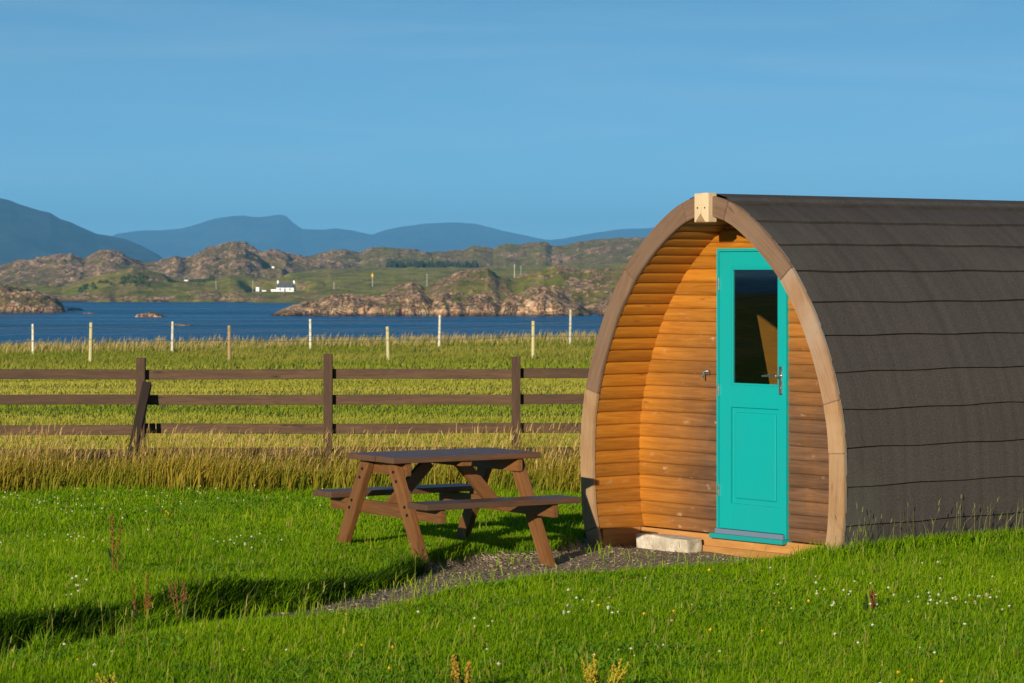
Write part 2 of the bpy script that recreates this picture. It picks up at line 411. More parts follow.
def axis(segs):
    out = [segs[0][0]]
    for a, b, st in segs: out += list(np.linspace(a, b, max(1, int(round((b - a) / st))) + 1)[1:])
    return np.array(out)
gx = axis([(-400, -40, 30), (-40, -8, 1.6), (-8, -4.5, .2), (-4.5, 3.2, .06), (3.2, 8, .25), (8, 40, 1.6), (40, 400, 30)])
gy = axis([(-300, 0, 20), (0, 11, 1), (11, 24, .065), (24, 32, .2), (32, 110, 1.1), (110, 200, 3), (200, 230, 10)])
GX, GY = np.meshgrid(gx, gy); GZ = zg(GX, GY)
GZ = np.where((np.abs(GX) > 380) | (GY < -290), -13.3, GZ)
VV = np.stack([GX, GY, GZ], -1).reshape(-1, 3); W = len(gx)
ii = (np.arange(len(gy) - 1)[:, None] * W + np.arange(W - 1)[None]).ravel()
Q = np.stack([ii, ii + 1, ii + 1 + W, ii + W], -1)
cx = VV[Q].mean(1); gm = gravel_mask(cx[:, 0], cx[:, 1]); fm = cx[:, 1] > 28.4
for name, mask, mat in (('lawn', ~gm & ~fm, 'lawn'), ('gravel_path', gm & ~fm, 'gravel'), ('field', fm, 'field')):
    q = Q[mask]; used, inv = np.unique(q, return_inverse=True)
    o = link(name, np_mesh(name, VV[used], inv.reshape(q.shape), smooth=True), M[mat]); tag(o, kind='structure')

bm = bmesh.new(); bmesh.ops.create_grid(bm, x_segments=40, y_segments=40, size=19500)
for v in bm.verts: v.co.y += 1500
sea = link('sea', bm_mesh('sea', bm), M['sea']); sea.location.z = SEA; tag(sea, kind='structure')

# ------------------------------------------------------------------ far land
E = HC - SEA
def prof(pts):
    a = np.array(pts, float); return a[:, 0], a[:, 1]
LAY = [  # profile (px, y), d_front, d_top, d_back, shape, rock, green
 ([(-240,292),(-150,283),(-90,285),(0,285),(12,286),(30,290),(45,294),(55,298),(62,304),(68,316)], 1052, 1110, 1330, .42, .62, .3),
 ([(262,319),(272,314),(285,309),(300,305),(318,302),(330,298),(350,297),(366,299),(385,298),(402,298),(412,291),(424,297),(432,303),(440,295),(455,294),(472,297),(486,297),(495,302),(501,305),(506,299),(520,297),(530,291),(545,289),(556,294),(566,301),(578,306),(588,311),(594,318),(597,314),(606,303),(640,300),(760,298)], 975, 1003, 1500, .33, .80, .6),
 ([(375,304),(392,291),(400,287),(412,284),(425,288),(440,280),(455,275),(468,271),(488,269),(498,276),(512,279),(526,276),(540,271),(560,267),(580,272),(600,271),(640,266),(760,264)], 1040, 1210, 1700, .8, .42, .75),
 ([(255,290),(290,272),(330,268),(380,267),(440,267),(500,267),(560,266),(640,262),(760,260)], 1430, 2050, 3000, .75, .02, 1.0),
 ([(-240,284),(-90,286),(0,284),(40,286),(62,287),(80,281),(100,275),(120,270),(133,267),(148,271),(165,274),(185,277),(205,279),(230,275),(258,279),(290,277),(330,280),(360,300)], 1480, 1740, 2300, .6, .14, .9),
 ([(-240,264),(-160,258),(-90,262),(0,266),(20,261),(43,258),(71,255),(85,259),(100,252),(115,252),(130,257),(145,261),(160,260),(176,254),(185,258),(193,256),(200,251),(206,247),(218,244),(232,242),(245,243),(252,247),(262,251),(270,249),(276,250),(292,256),(310,259),(340,263),(380,275)], 1880, 2350, 3000, .85, .55, .15),
 ([(230,272),(270,262),(300,256),(315,254),(333,250),(345,250),(360,252),(375,248),(390,247),(410,249),(433,252),(459,251),(466,249),(473,245),(485,247),(493,250),(506,244),(520,244),(539,240.5),(546,241),(552,245),(565,244),(580,240),(599,237.5),(620,237),(640,236.5),(760,235)], 2120, 2720, 3300, .9, .38, .45),
]
PADS = [(277, 1620, 291.5, 24, 45), (187, 1760, 281, 14, 60), (273, 2150, 268, 8, 60)]   # house plots: px, d, y, half width px, half depth
def land_base(px, d):
    px = np.asarray(px, float); d = np.asarray(d, float)
    best = np.full(np.broadcast(px, d).shape, -6.0); rock = np.zeros(best.shape); green = np.zeros(best.shape)
    for pts, d0, d1, d2, k, rk, gr in LAY:
        a, b = prof(pts); y = np.interp(px, a, b, left=345, right=b[-1])
        wv = 1 + .004 * vnoise(px, px * 0, 23, 3) + .003 * vnoise(px, px * 0, 7, 4)
        et = E - (y - 275) * d1 / F
        up = np.clip((d / wv - d0) / (d1 - d0), -.2, 1); dn = np.clip((d - d1) / np.minimum(d2 - d1, np.maximum(et, .3) * 50), 0, 1)
        e = np.where(up < 0, up * 20, np.power(np.clip(up, 0, 1), k) * et) * (1 - dn * dn) - 6 * (dn >= 1)
        e = np.where(et <= 0, -6, e)
        hit = e > best
        best = np.where(hit, e, best); rock = np.where(hit, rk, rock); green = np.where(hit, gr, green)
    return best, rock, green
pxs = np.arange(-230, 720, 1.0)
ds = axis([(955, 1130, 2.0), (1130, 1480, 6), (1480, 1800, 5), (1800, 3250, 9)])
PX, DD = np.meshgrid(pxs, ds)
base, rock, green = land_base(PX, DD)
WX = (PX - 512) / F * DD
amp = np.zeros(base.size); crag = np.zeros(base.size); flat_x = WX.ravel(); flat_d = DD.ravel(); fb = base.ravel(); fr = rock.ravel()
for i in range(base.size):
    if fb[i] < -2: continue
    x_, d_ = flat_x[i], flat_d[i]
    g = 2000.0 / max(d_, 1000)
    dl = 2000 * math.log(d_); p = Vector((x_ * g, dl * .45, 0))
    r0 = mn.fractal(p * .011 + Vector((3, 7, 1)), .9, 2.1, 5)
    r2 = mn.fractal(p * .045, .8, 2.1, 4)
    r3 = mn.fractal(p * .14, .8, 2.1, 3)
    b = r2 * 1.0 + r0 * .45 + r3 * .45 + (fr[i] - .52) * .95
    c_ = max(0.0, min(1.0, b * 2.0)); c_ = c_ * c_ * (3 - 2 * c_)          # steep-sided outcrops
    v = mn.voronoi(Vector((x_ * g * .075, dl * .025, 0)))[0]; blk = (v[1] - v[0])
    amp[i] = r0 * 1.5 + r2 * 1.2 + c_ * (1.3 + .9 * min(blk * 1.6, 1)) + r3 * .7
    crag[i] = c_
amp = amp.reshape(base.shape); crag = crag.reshape(base.shape)
sc_n = (DD / 2000) * (.35 + .8 * rock) * np.clip(base / 5, 0, 1)
ez = base + (amp - .7) * sc_n
for (ppx, pd, py, hw, hd) in PADS:
    w = (1 - smooth(hw, hw * 1.7, np.abs(PX - ppx))) * (1 - smooth(hd, hd * 1.8, np.abs(DD - pd)))
    ez = ez * (1 - w) + (E - (py - 275) * pd / F) * w; rock = rock * (1 - w)
    # keep the slope in front of the plot below the line of sight
    line = E - (py + 1.0 - 275) * DD / F
    wf = (1 - smooth(hw, hw * 1.6, np.abs(PX - ppx))) * (DD < pd) * (DD > 1400)
    ez = np.where(wf > .5, np.minimum(ez, line), ez)
# sown pasture strip and shore rock
rock = np.where((DD > 1480) & (DD < 1800) & (ez < 3.2) & (PX < 330), .95, rock)
rock = np.where((DD > 1000) & (ez < 4.0) & (DD < 1200) & (PX > 260), .9, rock)
LV = np.stack([WX, DD, ez + SEA], -1).reshape(-1, 3); W2 = len(pxs)
ii = (np.arange(len(ds) - 1)[:, None] * W2 + np.arange(W2 - 1)[None]).ravel()
LQ = np.stack([ii, ii + 1, ii + 1 + W2, ii + W2], -1)
LQ = LQ[(LV[LQ][:, :, 2].max(1) > SEA - 1.0)]
used, inv = np.unique(LQ, return_inverse=True)
o = link('hills', np_mesh('hills', LV[used], inv.reshape(LQ.shape), floats={'rock': rock.ravel()[used], 'green': green.ravel()[used], 'crag': crag.ravel()[used]}, smooth=True), M['hill'])
tag(o, kind='structure')
def land_z(px, d):
    j = int(np.clip(round(px + 230), 0, len(pxs) - 1)); i = int(np.argmin(np.abs(ds - d)))
    return float(ez[i, j]) + SEA

def mountain(name, pts, d0, depth, seed):
    a, b = prof(pts); px = np.arange(a[0], a[-1] + .1, 1.5); k = np.linspace(0, 1.35, 46)
    A, K = np.meshgrid(px, k); Dm = d0 + depth * K
    y = np.interp(A, a, b); et = np.maximum(E - (y - 275) * (d0 + depth) / F, 0)
    up = np.where(K < 1, np.power(np.clip(K, 0, 1), .8), np.clip(1 - (K - 1) * 2.2, 0, 1))
    X = (A - 512) / F * Dm
    nz = np.array([mn.ridged_multi_fractal(Vector((x_ + seed * 999, d_, 0)) * .0016, 1.0, 2.1, 5, 1.0, 2.0) - 1.1 for x_, d_ in zip(X.ravel(), Dm.ravel())]).reshape(X.shape)
    ztop = et * up
    z = ztop + nz * 45 * (d0 / 9000) * np.clip(up * (1 - up) * 4, 0, 1) * np.clip(et / 80, 0, 1) + nz * 3.0 * (K > .9) * np.clip(et / 60, 0, 1)
    V = np.stack([X, Dm, z + SEA - 1], -1).reshape(-1, 3); w = len(px)
    i2 = (np.arange(len(k) - 1)[:, None] * w + np.arange(w - 1)[None]).ravel()
    o = link(name, np_mesh(name, V, np.stack([i2, i2 + 1, i2 + 1 + w, i2 + w], -1), smooth=True), M['mountain']); tag(o, kind='structure')
mountain('mountain', [(-420,262),(-330,240),(-240,222),(-160,212),(-80,203),(-40,199),(0,198),(10,200),(20,204),(40,210),(50,212),(60,218),(72,222),(85,228),(97,233),(105,234),(125,238),(140,244),(150,249),(158,254),(165,260),(172,267),(180,281)], 7600, 1400, 1)
mountain('mountain', [(60,262),(100,240),(118,233),(140,230),(160,230),(182,228),(200,223),(215,218),(235,215),(245,214.5),(252,216),(262,216),(272,214.5),(280,213.5),(286,215),(292,221),(302,228),(320,229),(335,228),(350,230),(370,234),(380,234),(390,232),(410,232),(470,240),(540,262)], 16000, 2600, 2)
mountain('mountain', [(330,262),(360,238),(372,234),(385,229),(400,226),(415,224),(430,222.5),(445,222),(460,222),(475,223.5),(490,227),(505,231),(520,234),(535,237.5),(548,240),(560,239),(575,236),(590,233),(605,231),(620,229),(640,228),(656,226.5),(680,226),(720,229),(790,234),(900,240),(1000,262)], 17000, 2000, 3)

# skerries
def rock_mesh(name, rx, ry, rz, seed, sub=4):
    bm = bmesh.new(); bmesh.ops.create_icosphere(bm, subdivisions=sub, radius=1)
    for v in bm.verts:
        p = v.co.copy(); k = 1 + .28 * mn.fractal(p * 1.5 + Vector((seed * 7.1, 0, 0)), 1, 2, 4) + .12 * mn.cell(p * 2.5 + Vector((seed, 0, 0)))
        v.co = Vector((p.x * rx * k, p.y * ry * k, p.z * rz * k))
    me = bm_mesh(name, bm, True)
    n = len(me.vertices)
    for q, val in (('rock', 1.0), ('green', .2), ('crag', 1.0)):
        at = me.attributes.new(q, 'FLOAT', 'POINT'); at.data.foreach_set('value', np.full(n, val, np.float32))
    return me
for i, (px, y, wpx, hpx, lab) in enumerate([(150, 317, 13, 4.2, 'low brown skerry rock alone in the middle of the bay'), (181, 325.5, 13, 1.6, 'flat wave-washed rock just showing between the white and brown posts'),
                                (75, 310.3, 8, 2.4, 'small dark rock just off the tip of the grassy headland'), (89, 313.5, 6, 1.0, 'tiny awash rock farther out from the headland tip')]):
    d = E * F / (y - 275); s_ = d / F
    o = link('skerry_rock', rock_mesh('skerry_rock', wpx * s_, wpx * s_ * 1.4, hpx * s_, i + 1, 3), M['hill']); o.location = ((px - 512) * s_, d, SEA)
    tag(o, lab, 'rock', 'skerries in the bay')

# white cottage and the other far buildings
def house(name, px, y, d, wpx, hpx, roofpx, label, chim=(), wins=(), ext=None, group=None, rz=0.0, lift=0.0):
    s_ = d / F; p = P(px, y, d); e = empty(name, p, rz, label, 'house', group)
    w = wpx * s_; h = hpx * s_; rh = roofpx * s_; dp = 6.0
    bm = bmesh.new()
    bm_box(bm, -w / 2, w / 2, 0, dp, -2.5, h)
    for sx in (-1, 1):   # gables
        a = bm.verts.new((sx * w / 2, 0, h)); b = bm.verts.new((sx * w / 2, dp, h)); c = bm.verts.new((sx * w / 2, dp / 2, h + rh)); bm.faces.new((a, b, c))
    if ext:
        x0, x1, hh = ext; bm_box(bm, x0 * s_, x1 * s_, .4, dp - .6, -2.5, hh * s_)
    link('wall', bm_mesh('wall', bm), M['white_wall'], e)
    bm = bmesh.new(); o_ = .25
    for sy in (0, 1):
        y0 = -o_ if sy == 0 else dp + o_; z0 = h - rh * o_ / (dp / 2)
        q = [Vector((-w / 2 + .35, y0, z0)), Vector((w / 2 - .35, y0, z0)), Vector((w / 2 - .35, dp / 2, h + rh + .02)), Vector((-w / 2 + .35, dp / 2, h + rh + .02))]
        lo = [bm.verts.new(v) for v in q]; hi = [bm.verts.new(v + Vector((0, 0, .18))) for v in q]
        bm.faces.new(lo); bm.faces.new(hi)
        for i in range(4): bm.faces.new((lo[i], lo[(i + 1) % 4], hi[(i + 1) % 4], hi[i]))
    rf = link('roof', bm_mesh('roof', bm), M['slate_roof'], e)
    for cxp in chim:
        bm = bmesh.new(); bm_box(bm, cxp * s_ - .45, cxp * s_ + .45, dp / 2 - .4, dp / 2 + .4, h + rh * .6, h + rh + 1.3)
        link('chimney', bm_mesh('chimney', bm), M['white_wall'], rf)
    for wx, ww, z0, z1 in wins:
        bm = bmesh.new(); bm_box(bm, wx * s_ - ww / 2, wx * s_ + ww / 2, -.03, .1, z0, z1)
        link('window' if z0 > .3 else 'door', bm_mesh('window', bm), M['house_glass'], e)
    return e
house('cottage', 285, 292, 1620, 17.5, 4.6, 4.6, 'white cottage with dark slate roof and tall gable chimney above the shore', chim=(-8.2, 8.2), wins=((-5, .9, .9, 2.0), (0, .9, 0, 2.0), (5, .9, .9, 2.0)), ext=(-14.5, -8.8, 2.6), rz=-.12)
house('outbuilding', 257.5, 288.5, 1640, 3.2, 1.5, 1.1, 'small white shed beside the pole, uphill of the cottage', chim=())
house('outbuilding', 264, 291, 1630, 4.2, .9, .6, 'low white shed between the cottage and the smaller shed')
house('croft_house', 186, 280.8, 1760, 3.6, 1.1, 1.8, 'small dark-roofed croft house with white front among shrubs', chim=())
house('croft_house', 273, 267.5, 2150, 2.4, 1.2, 1.0, 'tiny white house alone high on the moor behind the cottage')
house('croft_house', 627, 266.5, 2300, 3.5, 1.8, 1.5, 'tiny white house on the moor close beside the pod arch', wins=())

# poles
def pole(px, y0, y1, d, label, r_=.16, mat='pole', name='utility_pole', cat='pole'):
    a = P(px, y1, d); h = (y1 - y0) / F * d; bm = bmesh.new(); bm_cyl(bm, (0, 0, -3), (0, 0, h), r_ * .62, r_ * .45, 8)
    bm_box(bm, -.45, .45, -.05, .05, h - .6, h - .48)
    o = link(name, bm_mesh(name, bm), M[mat]); o.location = a
    return tag(o, label, cat, 'poles across the moor')
pole(252.7, 280.5, 288, 1640, 'thin grey pole standing uphill of the small white shed', .3)
pole(216, 281, 290, 1560, 'thin grey pole on the green knoll by the far shore', .28)
pole(334, 282, 290, 1560, 'pale short pole on pasture between cottage and yellow marker', .34)
pole(427, 273.5, 280.5, 1500, 'pale short pole at the edge of the pasture beyond the pink outcrop', .3)
pole(514.5, 264, 273, 1350, 'white pole standing on the pasture above the cliffs', .36, 'post_white')
pole(521, 266, 272, 1360, 'smaller pale pole close beside the white pole above the cliffs', .22)
d_ = 1500; a = P(372.5, 281, d_); e = empty('beacon_marker', a, 0, 'white post with yellow topmark on the far pasture', 'marker')
bm = bmesh.new(); bm_cyl(bm, (0, 0, -3), (0, 0, 2.2), .2, .18, 8); link('post', bm_mesh('post', bm), M['pole'], e)
bm = bmesh.new(); bm_cyl(bm, (0, 0, 2.2), (0, 0, 4.0), .62, .4, 8); link('topmark', bm_mesh('topmark', bm), M['yellow'], e)
d_ = E * F / 26.5; bm = bmesh.new(); bmesh.ops.create_icosphere(bm, subdivisions=2, radius=.9); bm_cyl(bm, (0, 0, .6), (0, 0, 1.5), .16, .1, 8)
o = link('mooring_buoy', bm_mesh('mooring_buoy', bm, True), M['buoy_white']); o.location = ((289.5 - 512) / F * d_, d_, SEA + .3)
tag(o, 'small white mooring buoy on the water below the cottage', 'buoy')

# conifer wood and shrubs: masses of small crowns
def conifers(name, pts, col, lo, hi, fat, label_kind):
    Vs, Ts, Cs = [], [], []; n0 = 0
    for (px, d) in pts:
        z = land_z(px, d); x = (px - 512) / F * d; h = rng.uniform(lo, hi); r = h * fat * rng.uniform(.8, 1.2); k = 7
        for lv in range(3):
            zb = h * (.1 + .27 * lv); zt = min(h, zb + h * .5); rr = r * (1 - .28 * lv)
            an = np.arange(k) / k * 2 * np.pi + rng.uniform(0, 6)
            jit = rng.uniform(.75, 1.2, k)
            ring = np.stack([x + rr * jit * np.cos(an), d + rr * jit * np.sin(an), np.full(k, z + zb) + rng.uniform(-.25, .25, k)], -1)
            Vs.append(np.vstack([ring, [[x, d, z + zt]]])); Ts.append(np.array([[n0 + i, n0 + (i + 1) % k, n0 + k] for i in range(k)])); n0 += k + 1
            Cs.append(np.tile(np.array(col) * rng.uniform(.7, 1.35), (k + 1, 1)))
    o = link(name, np_mesh(name, np.vstack(Vs), tris=np.vstack(Ts), tint=np.vstack(Cs)), M['leaf']); tag(o, kind='stuff')
pts = [(rng.uniform(386, 478), rng.uniform(2140, 2200)) for _ in range(300)]
conifers('conifer_woods', pts, (.034, .048, .022), 3.0, 6.5, .28, '')
pts = [(rng.uniform(190, 214) + rng.normal(0, 1), rng.uniform(1690, 1740)) for _ in range(45)] + [(rng.uniform(120, 150), rng.uniform(1560, 1640)) for _ in range(40)] + [(rng.uniform(80, 112), rng.uniform(1560, 1620)) for _ in range(25)]
conifers('shore_shrubbery', pts, (.055, .075, .018), 1.0, 2.3, .9, '')

# ------------------------------------------------------------------ grass
def blades(x, y, z, h, w, lean, lean_dir, cbase, ctip, rot=None):
    n = len(x); rot = rng.uniform(0, 2 * np.pi, n) if rot is None else rot
    sx = np.cos(rot) * w / 2; sy = np.sin(rot) * w / 2
    lx = np.cos(lean_dir) * lean * h; ly = np.sin(lean_dir) * lean * h
    V = np.empty((n, 5, 3), np.float32)
    b = np.stack([x, y, z], -1)
    V[:, 0] = b + np.stack([-sx, -sy, np.full(n, -.01)], -1); V[:, 1] = b + np.stack([sx, sy, np.full(n, -.01)], -1)
    m = b + np.stack([lx * .3, ly * .3, h * .55], -1); s2 = np.stack([sx, sy, sx * 0], -1) * .8
    V[:, 2] = m + s2; V[:, 3] = m - s2
    V[:, 4] = b + np.stack([lx, ly, h * np.sqrt(np.maximum(.15, 1 - .35 * lean ** 2))], -1)
    i0 = np.arange(n) * 5
    q = np.stack([i0, i0 + 1, i0 + 2, i0 + 3], -1); t = np.stack([i0 + 3, i0 + 2, i0 + 4], -1)
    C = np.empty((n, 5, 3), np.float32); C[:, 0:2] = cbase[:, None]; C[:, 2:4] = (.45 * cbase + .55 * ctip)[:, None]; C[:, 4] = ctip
    return V.reshape(-1, 3), q, t, C.reshape(-1, 3)
def join(parts):
    V, Qs, Ts, Cs = [], [], [], []; o = 0
    for v, q, t, c in parts:
        V.append(v); Cs.append(c); Qs.append(q + o); Ts.append(t + o); o += len(v)
    return np.vstack(V), np.vstack(Qs), np.vstack(Ts), np.vstack(Cs)
def scatter(n, y0, y1, mx, power=2.0):
    """random points in the camera's wedge (plus mx metres each side) between distances y0 and y1"""
    yy = np.sqrt(rng.uniform(y0 * y0, y1 * y1, n)) if power == 2.0 else rng.uniform(y0, y1, n)
    hw = yy * .18 + mx
    return rng.uniform(-1, 1, n) * hw, yy
def cmix(a, b, f): return np.asarray(a)[None] * (1 - f[:, None]) + np.asarray(b)[None] * f[:, None]

LAWN_A, LAWN_B, LAWN_C = (.085, .205, .002), (.265, .41, .003), (.42, .38, .035)
def lawn_blades(n, y0, y1, hs, wd):
    x, y = scatter(n, y0, y1, 1.0, 1)
    keep = ~gravel_mask(x, y) & ~pod_mask(x, y, .0)
    # thinner where the lawn is worn at the gravel edge
    x, y = x[keep], y[keep]; n = len(x); z = zg(x, y)
    patch = .5 + .5 * vnoise(x, y, .9, 11) ; fine = .5 + .5 * vnoise(x, y, .25, 12)
    nn = y - np.interp(x, NX, NY); ff = y - np.interp(x, FX, FY)
    edge = np.exp(-((nn + .12) / .2) ** 2) * (x < 2.4) + np.exp(-((ff - .15) / .22) ** 2) * (ff > -.3) * (x < .7)
    lush = np.clip(1 - np.abs(nn + .15) / .35, 0, 1) * (x > 1.75)
    h = hs * .78 * rng.uniform(.55, 1.25, n) * (.75 + .45 * patch) * (1 + .25 * np.clip(edge, 0, 1) + .35 * lush)
    stray = rng.random(n) < .006
    h = h * (1 + .5 * smooth(26.0, 27.0, y)); h = np.where(stray, h * rng.uniform(2.0, 3.6, n), h)
    ld = rng.normal(.6, 1.3, n)
    ln = np.abs(rng.normal(.35, .25, n)); ln = np.where(stray, .25, ln)
    big = .5 + .5 * vnoise(x, y, 2.3, 13); f = np.clip(.35 * fine + .30 * patch + .35 * big + rng.normal(0, .30, n), 0, 1)
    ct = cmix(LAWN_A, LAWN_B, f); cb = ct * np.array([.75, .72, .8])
    dry = (rng.random(n) < .02 + .09 * np.clip(vnoise(x, y, 1.7, 14), 0, 1)) | stray
    ct[dry] = cmix(LAWN_B, LAWN_C, rng.random(dry.sum()))
    return blades(x, y, z, h, wd * rng.uniform(.7, 1.3, n), ln, ld, cb, ct)
parts = [lawn_blades(260000, 12.3, 17.0, .054, .0046), lawn_blades(260000, 17.0, 22.0, .052, .0055), lawn_blades(150000, 22.0, 27.4, .052, .0075)]
# broad-leaved patches (clover, plantain) and dead bits among the blades
n = 60000; x, y = scatter(n, 12.3, 27.0, .8, 1); k = ~gravel_mask(x, y) & ~pod_mask(x, y, .05) & ((vnoise(x, y, .8, 71) + .6 * vnoise(x, y, .25, 72)) > .28); x, y = x[k], y[k]; n = len(x); f = rng.random(n)
parts.append(blades(x, y, zg(x, y), rng.uniform(.035, .065, n), rng.uniform(.012, .022, n), rng.uniform(.5, 1.2, n), rng.uniform(0, 6.3, n), cmix((.06, .15, .008), (.11, .22, .012), f), cmix((.09, .20, .010), (.17, .30, .018), f)))
n = 5000; x, y = scatter(n, 12.3, 27.0, .8, 1); k = ~gravel_mask(x, y) & ~pod_mask(x, y, .05); x, y = x[k], y[k]; n = len(x); f = rng.random(n)
parts.append(blades(x, y, zg(x, y), rng.uniform(.04, .09, n), rng.uniform(.004, .009, n), rng.uniform(.2, 1.1, n), rng.uniform(0, 6.3, n), cmix((.16, .10, .03), (.32, .25, .07), f), cmix((.20, .12, .035), (.42, .33, .10), f)))
for (n, y0, y1, wd) in ((70000, 11.5, 18, .0075), (70000, 18, 27.4, .010)):   # the lawn goes on past both sides of the view
    y = rng.uniform(y0, y1, n); x = rng.choice([-1, 1], n) * (y * .18 + .9 + rng.uniform(0, 3.6, n)); k = ~gravel_mask(x, y) & ~pod_mask(x, y, .0); x, y = x[k], y[k]; n = len(x); f = np.clip(.5 + .4 * vnoise(x, y, 1.1, 13) + rng.normal(0, .25, n), 0, 1); ct = cmix(LAWN_A, LAWN_B, f)
    parts.append(blades(x, y, zg(x, y), rng.uniform(.025, .06, n), np.full(n, wd), np.abs(rng.normal(.4, .25, n)), rng.normal(.6, 1.3, n), ct * .75, ct))
# overhanging bank grass along the far lip of the sunken path, and clumps in the ditch
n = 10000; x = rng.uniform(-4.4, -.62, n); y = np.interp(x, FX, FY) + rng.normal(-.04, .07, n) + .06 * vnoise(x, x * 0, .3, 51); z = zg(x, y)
f = rng.random(n); parts.append(blades(x, y, z, rng.uniform(.05, .15, n), rng.uniform(.006, .011, n), rng.uniform(.2, 1.1, n), rng.normal(-1.1, 1.4, n), cmix((.016, .04, .002), (.04, .09, .003), f), cmix((.025, .07, .003), (.13, .22, .006), f * f)))  # dark greens paint the bank's shade into the blade colour
n = 2200; x = rng.uniform(-4.2, 1.6, n); y = np.interp(x, NX, NY) + rng.normal(-.02, .07, n); z = zg(x, y)
f = rng.random(n); parts.append(blades(x, y, z, rng.uniform(.03, .085, n), rng.uniform(.005, .009, n), rng.uniform(.2, .9, n), rng.normal(1.2, 1.0, n), cmix(LAWN_A, LAWN_B, f) * .8, cmix(LAWN_A, LAWN_B, f)))
n = 6500; x = rng.uniform(-4.4, -.4, n); cl = vnoise(x, x * 0, .28, 61) + .15; y = np.interp(x, FX, FY) - np.abs(rng.normal(.02, .16, n)); k = (cl > .0) & (rng.random(n) < .9); x, y, cl = x[k], y[k], cl[k]; n = len(x); f = rng.random(n)
parts.append(blades(x, y, zg(x, y), rng.uniform(.08, .26, n) * (.5 + cl) * (1 - .5 * smooth(-1.9, -1.4, x)), rng.uniform(.005, .009, n), rng.uniform(.2, .9, n), rng.normal(-.9, 1.2, n), cmix(LAWN_A, LAWN_B, f) * .6, cmix(LAWN_A, LAWN_B, f)))
n = 5200; x = rng.uniform(-4.4, -.3, n); cl = vnoise(x, x * 0, .22, 62); y = np.interp(x, NX, NY) - .04 + rng.normal(0, .11, n); k = rng.random(n) < .35 + .65 * (cl > .1); x, y, cl = x[k], y[k], cl[k]; n = len(x); f = rng.random(n)
parts.append(blades(x, y, zg(x, y), rng.uniform(.05, .19, n) * (.75 + .5 * cl) * (1 - .62 * smooth(-2.1, -1.6, x)), rng.uniform(.004, .008, n), rng.uniform(.2, .9, n), rng.normal(.6, 1.3, n), cmix(LAWN_A, LAWN_B, f) * .8, cmix(LAWN_A, LAWN_B, f)))
# sparse weeds growing through the gravel
n = 7000; x = rng.uniform(-3.5, 2.2, n); y = rng.uniform(14, 22, n); k = gravel_mask(x, y) & (vnoise(x, y, .33, 31) + .4 * vnoise(x, y, .1, 32) > .22) & ~pod_mask(x, y, -.3)
x, y = x[k], y[k]; n = len(x); f = rng.random(n)
parts.append(blades(x, y, zg(x, y), rng.uniform(.03, .11, n), rng.uniform(.004, .008, n), rng.uniform(.2, .9, n), rng.uniform(0, 6.3, n), cmix(LAWN_A, LAWN_B, f), cmix(LAWN_B, LAWN_C, f * .6)))
# tufts against the pod's front corner and along its side
n = 5200; tt = rng.uniform(-.45, 3.2, n) ; uu = 1.45 + np.abs(rng.normal(0, .10, n)); k = tt < 0; uu[k] = rng.uniform(.75, 1.6, k.sum()); tt[k] = -np.abs(rng.normal(.12, .10, k.sum()))
x = POD.x + R.x * uu + S.x * tt; y = POD.y + R.y * uu + S.y * tt; f = rng.random(n)
parts.append(blades(x, y, zg(x, y), rng.uniform(.04, .12, n), rng.uniform(.005, .010, n), rng.uniform(.1, .6, n), rng.uniform(0, 6.3, n), cmix(LAWN_A, LAWN_B, f) * .85, cmix(LAWN_A, LAWN_B, f)))
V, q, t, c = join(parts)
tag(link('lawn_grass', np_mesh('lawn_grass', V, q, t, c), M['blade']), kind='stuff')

# fine flowering stems standing above the lawn
def stems(n, xs, ys, hlo, hhi, c0, c1, wd, head=(.02, .045), headw=.006):
    z = zg(xs, ys); f = rng.random(n); h = rng.uniform(hlo, hhi, n); ld = rng.normal(.4, 1.2, n); ln = np.abs(rng.normal(.3, .28, n))
    cc = cmix(c0, c1, f)
    a = blades(xs, ys, z, h, np.full(n, wd), ln, ld, cc * .9, cc)
    tipx = xs + np.cos(ld) * ln * h * .85; tipy = ys + np.sin(ld) * ln * h * .85
    hh = rng.uniform(*head, n)
    b = blades(tipx, tipy, z + h * .9, hh, np.full(n, headw), ln * 1.6, ld, cc * 1.05, cc * 1.1)
    return a, b
parts = []
x, y = scatter(420, 12.6, 19.8, .8, 1); k = ~gravel_mask(x, y) & ~pod_mask(x, y, .1); x, y = x[k], y[k]
parts += stems(len(x), x, y, .09, .20, (.16, .19, .02), (.27, .26, .06), .0034)
n = 110; x = rng.uniform(-3.4, -.4, n); y = np.interp(x, NX, NY) - rng.normal(.0, .45, n)
parts += stems(n, x, y, .10, .34, (.15, .17, .02), (.30, .25, .07), .0036)
n = 70; x = POD.x + R.x * 1.5 + S.x * rng.uniform(-.2, 2.4, n) + rng.normal(0, .08, n); y = POD.y + R.y * 1.5 + S.y * (x - POD.x - R.x * 1.5) / S.x - np.abs(rng.normal(0, .12, n))
parts += stems(n, x, y, .18, .40, (.13, .15, .03), (.22, .20, .06), .0045)
V, q, t, c = join(parts); tag(link('flowering_grass', np_mesh('flowering_grass', V, q, t, c), M['straw']), kind='stuff')

